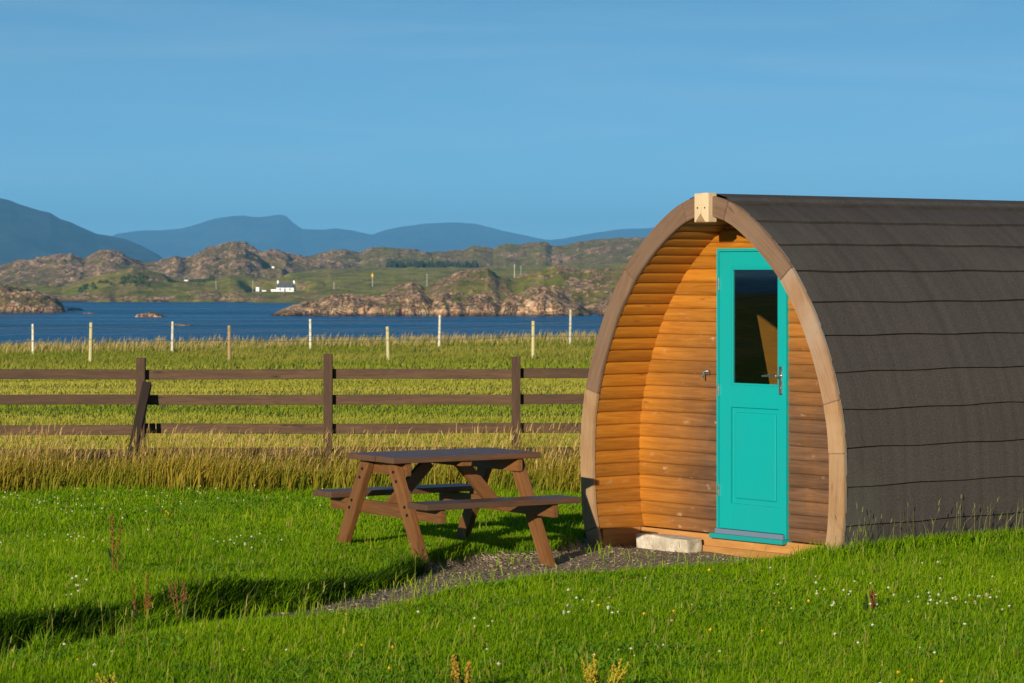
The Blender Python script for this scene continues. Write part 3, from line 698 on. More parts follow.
# tall dry grass along the fence
parts = []
n = 21000; x = rng.uniform(-7.5, 4.5, n); y = 26.5 + np.abs(rng.normal(0, 1.0, n)) - .5 * (rng.random(n) < .12) * rng.random(n) + .35 * vnoise(x, x * 0, .7, 21); k = y < 29.2; x, y = x[k], y[k]
k = ~pod_mask(x, y, .1); x, y = x[k], y[k]; n = len(x)
cl = np.clip(.5 + .5 * vnoise(x, y, .55, 22) + .3 * vnoise(x, y, 1.6, 24), 0, 1.2); h = rng.uniform(.10, .34, n) * (.6 + .6 * cl)
f = np.clip(cl * .6 + rng.normal(.15, .25, n), 0, 1)
parts.append(blades(x, y, zg(x, y), h, rng.uniform(.008, .014, n), np.abs(rng.normal(.35, .25, n)), rng.normal(.3, .9, n), cmix((.10, .15, .005), (.22, .17, .010), f), cmix((.15, .18, .007), (.40, .25, .035), f)))
n = 10500; x = rng.uniform(-7.5, 4.5, n); y = 26.65 + np.abs(rng.normal(0, .95, n)) + .35 * vnoise(x, x * 0, .7, 21)
cl = np.clip(.5 + .55 * vnoise(x, y, .5, 23) + .35 * vnoise(x, y, 1.5, 25), 0, 1.3) ; k = (y < 29.0) & (rng.random(n) < .35 + .75 * cl) & ~pod_mask(x, y, .1); x, y, cl = x[k], y[k], cl[k]
n = len(x); z = zg(x, y); h = rng.uniform(.20, .58, n) * (.65 + .5 * cl); f = rng.random(n); ld = rng.normal(.15, .9, n); ln = np.abs(rng.normal(.40, .26, n))
st = cmix((.28, .22, .02), (.46, .30, .06), f)
parts.append(blades(x, y, z, h, np.full(n, .0048), ln, ld, cmix((.20, .21, .012), (.30, .22, .02), f), st))
tx = x + np.cos(ld) * ln * h * .8; ty = y + np.sin(ld) * ln * h * .8
hd = cmix((.36, .22, .06), (.56, .40, .15), rng.random(n))
parts.append(blades(tx, ty, z + h * .84, rng.uniform(.04, .12, n), rng.uniform(.004, .009, n), ln * 1.6, ld, hd, hd * 1.05))
V, q, t, c = join(parts); tag(link('tall_dry_grass', np_mesh('tall_dry_grass', V, q, t, c), M['straw']), kind='stuff')

# pasture: grass clumps thinning to the size they show at
parts = []
for (n, y0, y1, hs, wd) in ((210000, 28.5, 40, .05, .009), (170000, 40, 62, .05, .013), (110000, 62, 100, .085, .022)):
    x, y = scatter(n, y0, y1, 5.0, 1); k = ~pod_mask(x, y, .2); x, y = x[k], y[k]; n = len(x)
    stripe = .55 + .25 * vnoise(x, y, 7.0, 41) + .75 * vnoise(x * .05, y, 1.9, 42)
    rough_ = smooth(60, 72, y)
    f = np.clip(stripe + rng.normal(0, .2, n), 0, 1)
    ct = cmix((.17, .24, .006), (.44, .37, .06), f)
    rt = cmix((.14, .18, .010), (.30, .26, .05), np.clip(.5 + .5 * vnoise(x, y, 3.0, 43) * .8 + rng.normal(0, .25, n), 0, 1))
    ct = ct * (1 - rough_[:, None]) + rt * rough_[:, None]
    h = hs * rng.uniform(.5, 1.3, n) * (1 + .5 * rough_)
    parts.append(blades(x, y, zg(x, y), h, wd * rng.uniform(.6, 1.3, n), np.abs(rng.normal(.4, .3, n)), rng.normal(.3, 1.0, n), ct * .85, ct))
n = 7000; x, y = scatter(n, 88, 102, 2, 1); f = rng.random(n)   # seeding fringe at the edge of the pasture
cc = cmix((.34, .26, .08), (.50, .36, .16), f); parts.append(blades(x, y, zg(x, y), rng.uniform(.12, .36, n), rng.uniform(.02, .04, n), np.abs(rng.normal(.3, .2, n)), rng.normal(.2, .6, n), cc * .7, cc))
V, q, t, c = join(parts); tag(link('pasture_grass', np_mesh('pasture_grass', V, q, t, c), M['straw']), kind='stuff')

# clover heads and buttercups in the lawn
def ground_at(px, y):
    Y = 20.0
    for _ in range(25):
        X = (px - 512) / F * Y; Y = F * (HC - float(zg(X, Y)) - .06) / (y - 275)
    return (px - 512) / F * Y, Y
octv = np.array([(1, 0, 0), (-1, 0, 0), (0, 1, 0), (0, -1, 0), (0, 0, 1), (0, 0, -.8), (.6, .6, .55), (-.6, .6, .55), (.6, -.6, .55), (-.6, -.6, .55)], float)
octt = np.array([(4, 6, 7), (4, 8, 6), (4, 9, 8), (4, 7, 9), (0, 6, 8), (1, 9, 7), (2, 7, 6), (3, 8, 9), (5, 2, 0), (5, 0, 3), (5, 3, 1), (5, 1, 2), (0, 2, 6), (2, 1, 7), (1, 3, 9), (3, 0, 8)])
def heads(name, pos, col):
    Vs = []; Ts = []; Cs = []
    for i, ((X, Y), c_) in enumerate(zip(pos, col)):
        r = rng.uniform(.006, .0105); zz = float(zg(X, Y)) + rng.uniform(.055, .10)
        Vs.append(octv * r * rng.uniform(.75, 1.2, (10, 1)) + [X, Y, zz]); Ts.append(octt + 10 * i); Cs.append(np.tile(c_, (10, 1)) * rng.uniform(.8, 1.1, (10, 1)))
    tag(link(name, np_mesh(name, np.vstack(Vs), tris=np.vstack(Ts), tint=np.vstack(Cs)), M['flower']), kind='stuff')
pos, col = [], []
for px, y, n, sx, sy in [(25, 503, 26, 24, 5), (95, 506, 14, 30, 6), (170, 494, 16, 40, 3), (75, 540, 12, 18, 4), (230, 542, 8, 18, 4), (250, 545, 5, 5, 3), (70, 588, 8, 14, 5), (10, 543, 3, 8, 4), (140, 512, 8, 40, 8), (250, 500, 12, 60, 8),
                         (955, 603, 22, 26, 4), (850, 595, 7, 16, 6), (880, 600, 6, 14, 8), (930, 565, 3, 8, 5), (800, 582, 7, 26, 8), (1000, 590, 6, 18, 12), (570, 603, 6, 7, 5), (480, 628, 4, 6, 4), (540, 610, 4, 30, 12), (835, 606, 3, 5, 3), (610, 610, 3, 4, 3), (630, 655, 2, 4, 2), (760, 610, 10, 120, 40), (520, 640, 8, 150, 30), (900, 640, 8, 90, 25), (200, 650, 8, 120, 20)]:
    for _ in range(n):
        g = ground_at(px + rng.normal(0, sx), max(488, y + rng.normal(0, sy)))
        if gravel_mask(np.array(g[0]), np.array(g[1])) or pod_mask(np.array(g[0]), np.array(g[1]), .05): continue
        pos.append(g); col.append(np.array([(.52, .52, .34), (.62, .60, .48), (.45, .30, .18)][rng.choice(3, p=[.5, .38, .12])]))
heads('white_clover', pos, col)
pos, col = [], []
for px, y, n, sx, sy in [(168, 514, 3, 3, 2), (710, 573, 2, 4, 3), (900, 680, 2, 10, 2), (690, 620, 8, 60, 25), (940, 681, 1, 2, 1), (520, 590, 3, 60, 20), (60, 620, 4, 50, 20), (330, 640, 5, 90, 25)]:
    for _ in range(n):
        g = ground_at(px + rng.normal(0, sx), y + rng.normal(0, sy))
        if gravel_mask(np.array(g[0]), np.array(g[1])) or pod_mask(np.array(g[0]), np.array(g[1]), .05): continue
        pos.append(g); col.append(np.array((.72, .42, .02)))
heads('yellow_buttercups', pos, col)

# loose stones on the gravel
n = 16000; x = rng.uniform(-3.6, 2.5, n); y = rng.uniform(13.5, 22.6, n); k = gravel_mask(x, y) & ~pod_mask(x, y, -.35); x, y = x[k], y[k]
k = ~((pod_mask(x, y, 0)) & (((x - POD.x) * S.x + (y - POD.y) * S.y) > .42)); x, y = x[k], y[k]; n = len(x)
r = rng.lognormal(math.log(.0062), .4, n); z = zg(x, y)
sv = octv[None] * r[:, None, None] * rng.uniform(.6, 1.3, (n, 10, 1)) * np.array([1.2, 1.0, .7]); an = rng.uniform(0, 6.3, n)
ca, sa = np.cos(an)[:, None], np.sin(an)[:, None]; sx_ = sv[:, :, 0] * ca - sv[:, :, 1] * sa; sy_ = sv[:, :, 0] * sa + sv[:, :, 1] * ca
sv = np.stack([sx_ + x[:, None], sy_ + y[:, None], sv[:, :, 2] + (z + r * .3)[:, None]], -1).reshape(-1, 3)
pal = np.array([(.14, .10, .065), (.22, .16, .105), (.30, .22, .15), (.37, .27, .18), (.46, .38, .28)]); cc = np.repeat(pal[rng.choice(5, n, p=[.28, .34, .22, .11, .05])], 10, 0)
tag(link('loose_gravel', np_mesh('loose_gravel', sv, tris=(octt[None] + np.arange(n)[:, None, None] * 10).reshape(-1, 3), tint=cc), M['pebble']), kind='stuff')

# ------------------------------------------------------------------ weeds one can point to
def weed(name, px, y, h, cs, cl, label, cat, spread=.10, nst=5, leafy=14, seed=1, leafsize=.09, headfill=46, hs=.0048):
    g = ground_at(px, y); o = empty(name, (g[0], g[1], float(zg(*g))), 0, label, cat)
    r2 = np.random.default_rng(seed); sm = mk_simple(name + '_stem', cs, .7, .1)
    for s in range(nst):
        a = r2.uniform(0, 6.3); p = Vector((math.cos(a) * .02, math.sin(a) * .02, -.02)); top = Vector((math.cos(a) * spread * r2.uniform(.3, 1), math.sin(a) * spread * r2.uniform(.3, 1), h * r2.uniform(.65, 1)))
        bm = bmesh.new(); mid = p.lerp(top, .5) + Vector((0, 0, .03)); bm_cyl(bm, p, mid, .004, .0032, 5); bm_cyl(bm, mid, top, .0032, .0018, 5)
        link('stem', bm_mesh('stem', bm), sm, o)
        hv = []
        for k in range(headfill):
            f = r2.uniform(.38, 1.02); hv.append(p.lerp(top, f) + Vector(r2.normal(0, 1, 3)) * .016 * (1.35 - f) * .75)
        Vs = np.vstack([octv * hs * r2.uniform(.5, 1.2) * np.array([1, 1, 1.5]) + np.array(q) for q in hv]); Ts = np.vstack([octt + 10 * i for i in range(len(hv))])
        Cs = np.vstack([np.tile(np.array(cs) * r2.uniform(.6, 1.4), (10, 1)) for _ in hv])
        link('seed_head', np_mesh('seed_head', Vs, tris=Ts, tint=Cs), M['flower'], o)
    if leafy:
        n = leafy; a = r2.uniform(0, 6.3, n); rr = r2.uniform(.005, .06, n)
        v, q, t, c = blades(np.cos(a) * rr, np.sin(a) * rr, r2.uniform(0, h * .35, n), r2.uniform(.6, 1.3, n) * leafsize * 1.6, r2.uniform(.6, 1.2, n) * leafsize * .45, r2.uniform(.5, 1.3, n), a, np.tile(np.array(cl) * .8, (n, 1)), np.tile(cl, (n, 1)) * r2.uniform(.7, 1.3, (n, 1)))
        link('foliage', np_mesh('foliage', v, q, t, c), M['leaf'], o)
    return o
RUST, OLIVE = (.17, .070, .014), (.045, .085, .012)
weed('dock_plant', 114, 565, .40, RUST, OLIVE, 'tall rusty red dock seed stalk rising alone from the sunlit lawn', 'plant', .10, 3, 8, 3, .05)
weed('dock_plant', 141, 612, .46, RUST, (.025, .065, .010), 'rusty dock with broad dark leaves in the shaded ditch edge', 'plant', .09, 5, 30, 4, .085)
weed('dock_plant', 183, 618, .30, (.17, .07, .03), (.035, .075, .012), 'short reddish dock stalks by the dark gap in the grass bank', 'plant', .09, 4, 14, 5, .07)
weed('ragwort_plant', 461, 686, .24, (.30, .19, .02), (.12, .13, .015), 'upright yellow weed spike in the lawn straight below the picnic table', 'plant', .05, 4, 10, 6, .06, 60, .0058)
weed('ragwort_plant', 604, 692, .23, (.36, .27, .02), (.13, .15, .015), 'bushy yellow-green weed clump cut by the picture edge', 'plant', .14, 9, 24, 7, .06, 40, .0050)
weed('ragwort_plant', 108, 690, .14, (.32, .27, .02), (.12, .15, .015), 'low yellow-green weed clump in long grass below the red dock', 'plant', .12, 7, 16, 8, .05, 36, .0048)
weed('sorrel_plant', 868, 604, .16, (.20, .07, .03), OLIVE, 'thin reddish sorrel stalk in the lawn before the dark roof', 'plant', .05, 3, 5, 9, .05, 30, .005)

# ------------------------------------------------------------------ post and rail fence
FY0 = 28.0
fence = empty('wooden_fence', (-1.81, FY0, 0), 0, 'brown stained post and rail fence in front of the pasture', 'fence')
posts = [-7.36, -5.51, -3.66, -1.81, .04, 1.89, 3.74]
for i, x in enumerate(posts):
    zt = [1.24, 1.25, 1.235, 1.275, 1.245, 1.25, 1.25][i]
    board('post', fence, (x + 1.81, 0, -.4), (x + 1.81 + random.uniform(-.01, .01), 0, zt), .088, .085, (0, -1, 0), M['fence_wood'], .005)
for k, zc in enumerate((1.075, .82, .535, .295)):
    for (a, b, dz) in ((-7.40, -3.655, -.008), (-3.645, .035, 0), (.045, 3.78, .006)):
        board('rail', fence, (a + 1.81, .062, zc + dz + random.uniform(-.006, .006)), (b + 1.81, .062, zc + dz + random.uniform(-.006, .006)), .036, .098, (0, 0, 1), M['fence_wood'], .004, 0, .004)
board('brace', fence, (-3.585 + 1.81, -.035, .985), (-3.74 + 1.81, -.72, -.12), .075, .085, (1, 0, 0), M['brace_wood'], .004)

# wire fences across the pasture
def wire_fence(pts, label, mats, rad, wire_z, name='wire_fence'):
    e = empty(name, (0, (pts[0][3]), 0), 0, label, 'fence')
    tops = []
    for k, (px, y0, y1, d) in enumerate(pts):
        a = P(px, y0, d); x = a.x; zb = float(zg(x, d)); bm = bmesh.new()
        lean = random.uniform(-.03, .03)
        bm_cyl(bm, (x, d - e.location.y, zb - .3), (x + lean, d - e.location.y, a.z), rad * 1.05, rad * .95, 8)
        link('post', bm_mesh('post', bm), M[mats[k % len(mats)]], e); tops.append((x, d - e.location.y, zb, a.z))
    for f in wire_z:
        bm = bmesh.new()
        for p, q in zip(tops[:-1], tops[1:]):
            za = p[2] + (p[3] - p[2]) * f; zb = q[2] + (q[3] - q[2]) * f; prev = Vector((p[0], p[1] - rad, za))
            for k in range(1, 6):
                u = k / 5; cur = Vector((p[0] + (q[0] - p[0]) * u, p[1] + (q[1] - p[1]) * u - rad, za + (zb - za) * u - .06 * 4 * u * (1 - u) * .5))
                bm_cyl(bm, prev, cur, .006, .006, 4); prev = cur
        link('wire', bm_mesh('wire', bm), M['wire'], e)
    return e
wire_fence([(-240, 327, 0, 88), (-105, 325.5, 0, 88), (33, 324, 345, 88), (172, 321.5, 343, 88), (310.5, 319, 340, 88), (439, 315, 339, 88), (570, 309.5, 338, 88), (702, 305, 337, 88), (840, 301, 336, 88)],
           'wire fence of tall bleached white posts along the seaward edge of the pasture', ['post_white'], .040, (.9, .66, .42))
wire_fence([(-190, 323, 0, 72), (-50, 323, 0, 72), (90, 322.5, 355, 72), (229.5, 325.5, 352, 72), (388.5, 326.5, 354, 72), (533, 321, 345, 72), (680, 318, 0, 72), (820, 316, 0, 72)],
           'wire fence of short bare timber posts set before the white-post fence', ['post_brown', 'post_pale', 'post_pale', 'post_brown', 'post_pale', 'post_pale'], .045, (.88, .6))

# ------------------------------------------------------------------ picnic table
BE = math.radians(32.4)
tb = empty('picnic_table', (-.50, 20.83, 0), BE, 'brown wooden picnic table with attached benches beside the gravel', 'picnic table')
# local x = long axis, local y points away from the camera; near side is -y
TW, TT = M['table_wood'], M['table_top_wood']
L = 1.245
bmt = bmesh.new()
for k in range(5):
    y0 = -.35 + k * .1415; bm_box(bmt, -L / 2 + random.uniform(-.006, .006), L / 2 + random.uniform(-.006, .006), y0, y0 + .134, .708, .750, .005)
link('tabletop', bm_mesh('tabletop', bmt), TT, tb)
for sgn in (-1, 1):
    bms = bmesh.new()
    for k in range(2):
        y0 = .55 + k * .142; a, b = (y0, y0 + .136) if sgn > 0 else (-y0 - .136, -y0)
        bm_box(bms, -L / 2 - .01 + random.uniform(-.006, .006), L / 2 + .03 + random.uniform(-.006, .006), a, b, .408, .450, .005)
    link('bench_seat', bm_mesh('bench_seat', bms), TT, tb)
for sx, lx in ((-1, -.53), (1, .505)):
    for sy in (-1, 1):
        leg = board('leg', tb, (lx, sy * .655, -.09), (lx, sy * .185, .705), .125, .048, (1, 0, 0), TW, .005)
        for (yy, zz) in ((.225, .64), (.265, .575), (.385, .40), (.42, .345)):
            bm = bmesh.new(); bm_cyl(bm, (lx + sx * .02, sy * yy, zz), (lx - .032 if sx < 0 else lx + .032, sy * yy, zz), .011, .011, 8)
            bo = link('bolt', bm_mesh('bolt', bm), M['bolt'], leg); bo.matrix_parent_inverse = leg.matrix_basis.inverted()
    ix = lx - sx * .046
    board('seat_bearer', tb, (ix, -.80, .358), (ix, .80, .358), .044, .096, (0, 0, 1), TW, .005, .0)
    board('top_bearer', tb, (ix, -.325, .66), (ix, .325, .66), .044, .092, (0, 0, 1), TW, .005)
    board('brace', tb, (sx * .13, 0, .69), (ix - sx * .03, 0, .37), .095, .044, (0, 1, 0), TW, .004)
board('top_batten', tb, (0, -.32, .688), (0, .32, .688), .09, .038, (0, 0, 1), TW, .004)

# ------------------------------------------------------------------ camping pod
pod = empty('camping_pod', POD, -AL, 'arched wooden camping pod with dark shingled sides and a turquoise door', 'camping pod')
ctrl = [(1.335, -.14), (1.375, .0), (1.425, .18), (1.447, .4), (1.452, .7), (1.437, .95), (1.395, 1.16), (1.325, 1.39), (1.228, 1.62), (1.11, 1.84), (.915, 2.105), (.75, 2.265), (.575, 2.405), (.37, 2.535), (.19, 2.605), (0, 2.635)]
def catmull(pts, n=14):
    out = []; Pn = [np.array(p, float) for p in pts]; Pn = [2 * Pn[0] - Pn[1]] + Pn + [np.array([-Pn[-2][0], Pn[-2][1]])]
    for i in range(1, len(Pn) - 2):
        for k in range(n):
            t = k / n; a, b, c, d = Pn[i - 1:i + 3]
            out.append(.5 * (2 * b + (c - a) * t + (2 * a - 5 * b + 4 * c - d) * t * t + (3 * b - a - 3 * c + d) * t ** 3))
    out.append(Pn[-2]); return np.array(out)
OUT = catmull(ctrl); OUT[:, 0] *= .986
arc = np.concatenate([[0], np.cumsum(np.linalg.norm(np.diff(OUT, axis=0), axis=1))])
AL_TOT = arc[-1]
tan = np.gradient(OUT, arc, axis=0); tan /= np.linalg.norm(tan, axis=1)[:, None]
nrm = np.stack([tan[:, 1], -tan[:, 0]], -1)     # outward on the right half
def at_arc(s, off=0.0):
    p = np.array([np.interp(s, arc, OUT[:, 0]), np.interp(s, arc, OUT[:, 1])]); n = np.array([np.interp(s, arc, nrm[:, 0]), np.interp(s, arc, nrm[:, 1])]); n /= np.linalg.norm(n)
    return p + n * off
INN = np.array([at_arc(s, -.145) for s in arc]); INN[:, 0] = np.maximum(INN[:, 0], 0)
def inner_u(z): return float(np.interp(z, INN[:, 1], INN[:, 0]))
s_of_z = lambda z: float(np.interp(z, OUT[:, 1], arc))
REC = .47
# arch boards
for sgn in (-1, 1):
    cuts = [0.0, s_of_z(.80 if sgn > 0 else .06), s_of_z(1.17), s_of_z(2.10), float(np.interp(-.25, -OUT[:, 0], arc)), AL_TOT - .05]
    mats = (['arch_pale', 'arch_pale', 'arch_mid', 'arch_old', 'arch_old'] if sgn > 0 else ['arch_pale', 'arch_pale', 'arch_old', 'arch_old', 'arch_old'])
    for k in range(5):
        a, b = cuts[k] + .0015, cuts[k + 1] - .0015; n = max(3, int((b - a) / .06)); bm = bmesh.new(); rings = []
        mid = at_arc((a + b) / 2, -.08); pm = at_arc((a + b) / 2 + .01, -.08) - mid; ang = math.atan2(pm[1], pm[0] * sgn)
        mloc = Matrix.Translation((sgn * mid[0], 0, mid[1])) @ Matrix.Rotation(-ang, 4, 'Y')
        inv = mloc.inverted(); dj = random.uniform(-.003, .003)
        for i in range(n + 1):
            s = a + (b - a) * i / n; o_ = at_arc(s, .004); i_ = at_arc(s, -.145)
            ring = []
            for (p, yy) in ((o_, -.012 + dj * .6), (o_, .02), (i_, .02), (i_, -.012 + dj * .6)):
                ring.append(bm.verts.new(inv @ Vector((sgn * max(p[0], 0), yy, p[1]))))
            rings.append(ring)
        for r0, r1 in zip(rings[:-1], rings[1:]):
            for j in range(4): bm.faces.new((r0[j], r0[(j + 1) % 4], r1[(j + 1) % 4], r1[j]))
        bm.faces.new(rings[0]); bm.faces.new(rings[-1])
        bmesh.ops.recalc_face_normals(bm, faces=bm.faces)
        es = [e for e in bm.edges if len(e.link_faces) == 2 and e.calc_face_angle(0) > .9]
        bmesh.ops.bevel(bm, geom=es, offset=.005, segments=2, affect='EDGES')
        ob = link('arch_board', bm_mesh('arch_board', bm), M[mats[k]], pod); ob.matrix_local = mloc
# ridge block
ridge = board('ridge_block', pod, (-.034, -.008, 2.440), (-.034, -.008, 2.652), .077, .085, (0, -1, 0), M['new_timber'], .003)
ridge2 = board('ridge_block', pod, (.044, -.010, 2.440), (.044, -.010, 2.655), .077, .085, (0, -1, 0), M['new_timber'], .003)
bm = bmesh.new(); a = [bm.verts.new(v) for v in ((-.05, -.058, 2.444), (.05, -.058, 2.444), (0, -.058, 2.50), (-.05, -.04, 2.444), (.05, -.04, 2.444), (0, -.04, 2.50))]
for f in ((0, 1, 2), (3, 5, 4), (0, 3, 4, 1), (1, 4, 5, 2), (2, 5, 3, 0)): bm.faces.new([a[i] for i in f])
link('ridge_wedge', bm_mesh('ridge_wedge', bm), M['arch_pale'], pod)
for xx in (-.035, .045):
    bm = bmesh.new(); bm_cyl(bm, (xx, -.045, 2.545), (xx, -.056, 2.545), .006, .006, 8); link('nail', bm_mesh('nail', bm), M['bolt'], ridge if xx < 0 else ridge2).matrix_parent_inverse = (ridge if xx < 0 else ridge2).matrix_basis.inverted()

# shingled roof: lapped courses on both sides
LEN = 4.8; COURSE = .272
V, Qd, pl = [], [], []
ts = np.linspace(.021, LEN, 40); smp = np.linspace(0, 1, 7)
ncourse = int(math.ceil(AL_TOT / COURSE)); start = -.095
for sgn in (-1, 1):
    for k in range(ncourse):
        s0 = start + k * COURSE; s1 = min(s0 + COURSE + .02, AL_TOT)
        if s0 > AL_TOT - .04: continue
        rows = []
        for i, f in enumerate(np.concatenate([[0], smp])):
            row = []
            for j, t in enumerate(ts):
                wav = .003 * math.sin(t * 2.1 + k * 1.7 + sgn) + .004 * math.sin(t * 7.3 + k * 2.9) + .003 * mn.noise(Vector((t * 6, k * 3.3, sgn)))
                s = min(max(s0 + (s1 - s0) * f + wav * (1 - f), 0), AL_TOT)
                off = (-.020 if i == 0 else .006 - .022 * f) + .003 * mn.noise(Vector((t * 1.6, k * 5.1, sgn * 3)))
                p = at_arc(s, off); V.append((sgn * max(p[0], 0.0), t, p[1])); pl.append(k + (40 if sgn > 0 else 0)); row.append(len(V) - 1)
            rows.append(row)
        for r0, r1 in zip(rows[:-1], rows[1:]):
            for j in range(len(ts) - 1): Qd.append((r0[j], r0[j + 1], r1[j + 1], r1[j]))
roof = link('roof', np_mesh('roof', V, Qd, floats={'plank': pl}, smooth=False), M['roof'], pod)
V, Qd = [], []
for j, t in enumerate(ts):
    for s in (-.24, -.2, -.12, -.04, 0, .04, .12, .2, .24):
        p = at_arc(AL_TOT - abs(s), .014 if abs(s) < .23 else -.004); V.append((math.copysign(max(p[0], 0), s), t, p[1] + .004))
for j in range(len(ts) - 1):
    for i in range(8): Qd.append((j * 9 + i, j * 9 + i + 1, j * 9 + 10 + i, j * 9 + 9 + i))
link('ridge_cap', np_mesh('ridge_cap', V, Qd, floats={'plank': [77] * len(V)}), M['roof'], roof)
# thin metal edge that closes the roof behind the arch
V, Qd = [], []
sl = np.linspace(0, AL_TOT - .06, 60)
for sgn in (-1, 1):
    b0 = len(V)
    for s in sl:
        for (off, yy) in ((.0, .0205), (.0, .028), (-.03, .028), (-.03, .0205)):
            p = at_arc(s, off); V.append((sgn * p[0], yy, p[1]))
    for i in range(len(sl) - 1):
        for j in range(4): Qd.append((b0 + i * 4 + j, b0 + i * 4 + (j + 1) % 4, b0 + i * 4 + 4 + (j + 1) % 4, b0 + i * 4 + 4 + j))
link('roof_edge_trim', np_mesh('roof_edge_trim', V, Qd), mk_simple('grey_trim', (.26, .23, .20), .6), pod)

# log-lap profile: bulging board face, tight groove at each joint
PR = [(0.0, -.013), (.05, -.004), (.18, .001), (.5, .004), (.82, .002), (.94, -.003), (1.0, -.011)]
PITCH, Z0 = .1005, .085
def lining(name, t0, t1, mat, flip=1):
    V, Qd, pl, ac = [], [], [], []
    s_in = np.concatenate([[0], np.cumsum(np.linalg.norm(np.diff(INN, axis=0), axis=1))])
    sz = float(np.interp(Z0, INN[:, 1], s_in)); tot = float(s_in[np.argmin(INN[:, 0] > .001)]) if (INN[:, 0] <= .001).any() else s_in[-1]
    tseg = np.linspace(t0, t1, 5)
    for sgn in (-1, 1):
        for k in range(60):
            a = sz + k * PITCH
            if a > tot: break
            rows = []
            for f, o_ in PR:
                s = min(a + f * PITCH, tot); p = np.array([np.interp(s, s_in, INN[:, 0]), np.interp(s, s_in, INN[:, 1])])
                n = np.array([np.interp(s, s_in, nrm[:, 0]), np.interp(s, s_in, nrm[:, 1])]); p = p - n * (o_ - .004)
                row = []
                for t in tseg:
                    V.append((sgn * max(p[0], 0), t, p[1])); pl.append(k + sgn * 30 + .5); ac.append(f); row.append(len(V) - 1)
                rows.append(row)
            for r0, r1 in zip(rows[:-1], rows[1:]):
                for j in range(len(tseg) - 1): Qd.append((r0[j], r0[j + 1], r1[j + 1], r1[j]))
    return link(name, np_mesh(name, V, Qd, floats={'plank': pl, 'across': ac}, smooth=True), mat, pod)
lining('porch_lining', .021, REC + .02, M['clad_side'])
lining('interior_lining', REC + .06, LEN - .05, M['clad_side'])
DL, DR, DB, DT = -.37, .388, .10, 2.25
V, Qd, pl, ac = [], [], [], []
ZT = INN[:, 1].max()
for k in range(40):
    a = Z0 + k * PITCH
    if a > ZT: break
    rows = []
    for f, o_ in PR:
        z = min(a + f * PITCH, ZT - .002); uo = inner_u(z) + .004
        if z < DT: segs = [(-uo, DL - .0), (DR, uo)]
        else: segs = [(-uo, uo)]
        rows.append((z, o_, segs, f))
    for (za, oa, sa_, fa), (zb, ob_, sb, fb_) in zip(rows[:-1], rows[1:]):
        ss = sa_ if len(sa_) == len(sb) else [(min(s[0] for s in sa_), max(s[1] for s in sa_))]
        sb2 = sb if len(sb) == len(ss) else [(min(s[0] for s in sb), max(s[1] for s in sb))]
        for (p, q) in zip(ss, sb2):
            b0 = len(V); nseg = 6
            for zz, oo, (ua, ub), ff in ((za, oa, p, fa), (zb, ob_, q, fb_)):
                for i in range(nseg + 1): V.append((ua + (ub - ua) * i / nseg, REC - oo, zz)); pl.append(k); ac.append(ff)
            for i in range(nseg): Qd.append((b0 + i, b0 + i + 1, b0 + nseg + 2 + i, b0 + nseg + 1 + i))
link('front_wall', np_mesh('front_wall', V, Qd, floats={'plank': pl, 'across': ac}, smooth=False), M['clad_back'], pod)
# closing rear wall, floor and an added panel cut to a sunlit wedge's outline
bm = bmesh.new(); vs = [bm.verts.new((p[0], LEN - .01, p[1])) for p in OUT] + [bm.verts.new((-p[0], LEN - .01, p[1])) for p in OUT[::-1][1:]]; bm.faces.new(vs)
link('rear_wall', bm_mesh('rear_wall', bm), M['arch_old'], pod)
bm = bmesh.new(); bm_box(bm, -1.2, 1.2, REC + .06, LEN - .02, .05, .095); link('inner_floor', bm_mesh('inner_floor', bm), M['dark_inside'], pod)
bm = bmesh.new(); fr_ = [bm.verts.new(v) for v in ((-.30, .95, .097), (-.22, .95, .097), (-.22, .95, 1.62), (-.46, .95, 1.74), (-.32, .95, 1.22))]
fc = bm.faces.new(fr_); ex = bmesh.ops.extrude_face_region(bm, geom=[fc])
for v in ex['geom']:
    if isinstance(v, bmesh.types.BMVert): v.co.y += .03
link('sun_wedge_panel', bm_mesh('sun_wedge_panel', bm), M['inner_wood'], pod)
# plinth
board('plinth_board', pod, (-1.24, REC - .012, -.02), (1.26, REC - .012, -.02), .03, .20, (0, 0, 1), M['plinth'], .003)
for sgn in (-1, 1): board('plinth_board', pod, (sgn * 1.252, .05, -.02), (sgn * 1.252, REC - .03, -.02), .03, .205, (0, 0, 1), M['plinth'], .003)
board('plinth_board', pod, (-.72, REC - .045, -.055), (.95, REC - .045, -.055), .028, .10, (0, 0, 1), M['plinth'], .003)

# door
YD = REC + .002
def bxo(name, par, x0, x1, y0, y1, z0, z1, mat, bev=.003):
    bm = bmesh.new(); bm_box(bm, x0, x1, y0, y1, z0, z1, bev); return link(name, bm_mesh(name, bm), M[mat], par)
frame = bmesh.new()
for (a, b, c, d) in ((DL, DL + .022, DB, DT), (DR - .022, DR, DB, DT), (DL + .022, DR - .022, DT - .022, DT)): bm_box(frame, a, b, YD - .027, YD + .06, c, d)
link('door_frame', bm_mesh('door_frame', frame), M['teal'], pod)
door = bmesh.new(); x0, x1, zb, zt = DL + .026, DR - .026, DB + .035, DT - .026
sl_, sr = x0 + .125, x1 - .062; wb, wt = 1.222, 2.105; pb, pt = .33, 1.055
Y0, Y1 = YD - .022, YD + .02
bm_box(door, x0, sl_, Y0, Y1, zb, zt, .002); bm_box(door, sr, x1, Y0, Y1, zb, zt, .002)
for (a, b) in ((zb, pb), (pt, wb), (wt, zt)): bm_box(door, sl_ - .001, sr + .001, Y0 + .0015, Y1, a, b, .0015)
door = link('door', bm_mesh('door', door), M['teal'], pod)
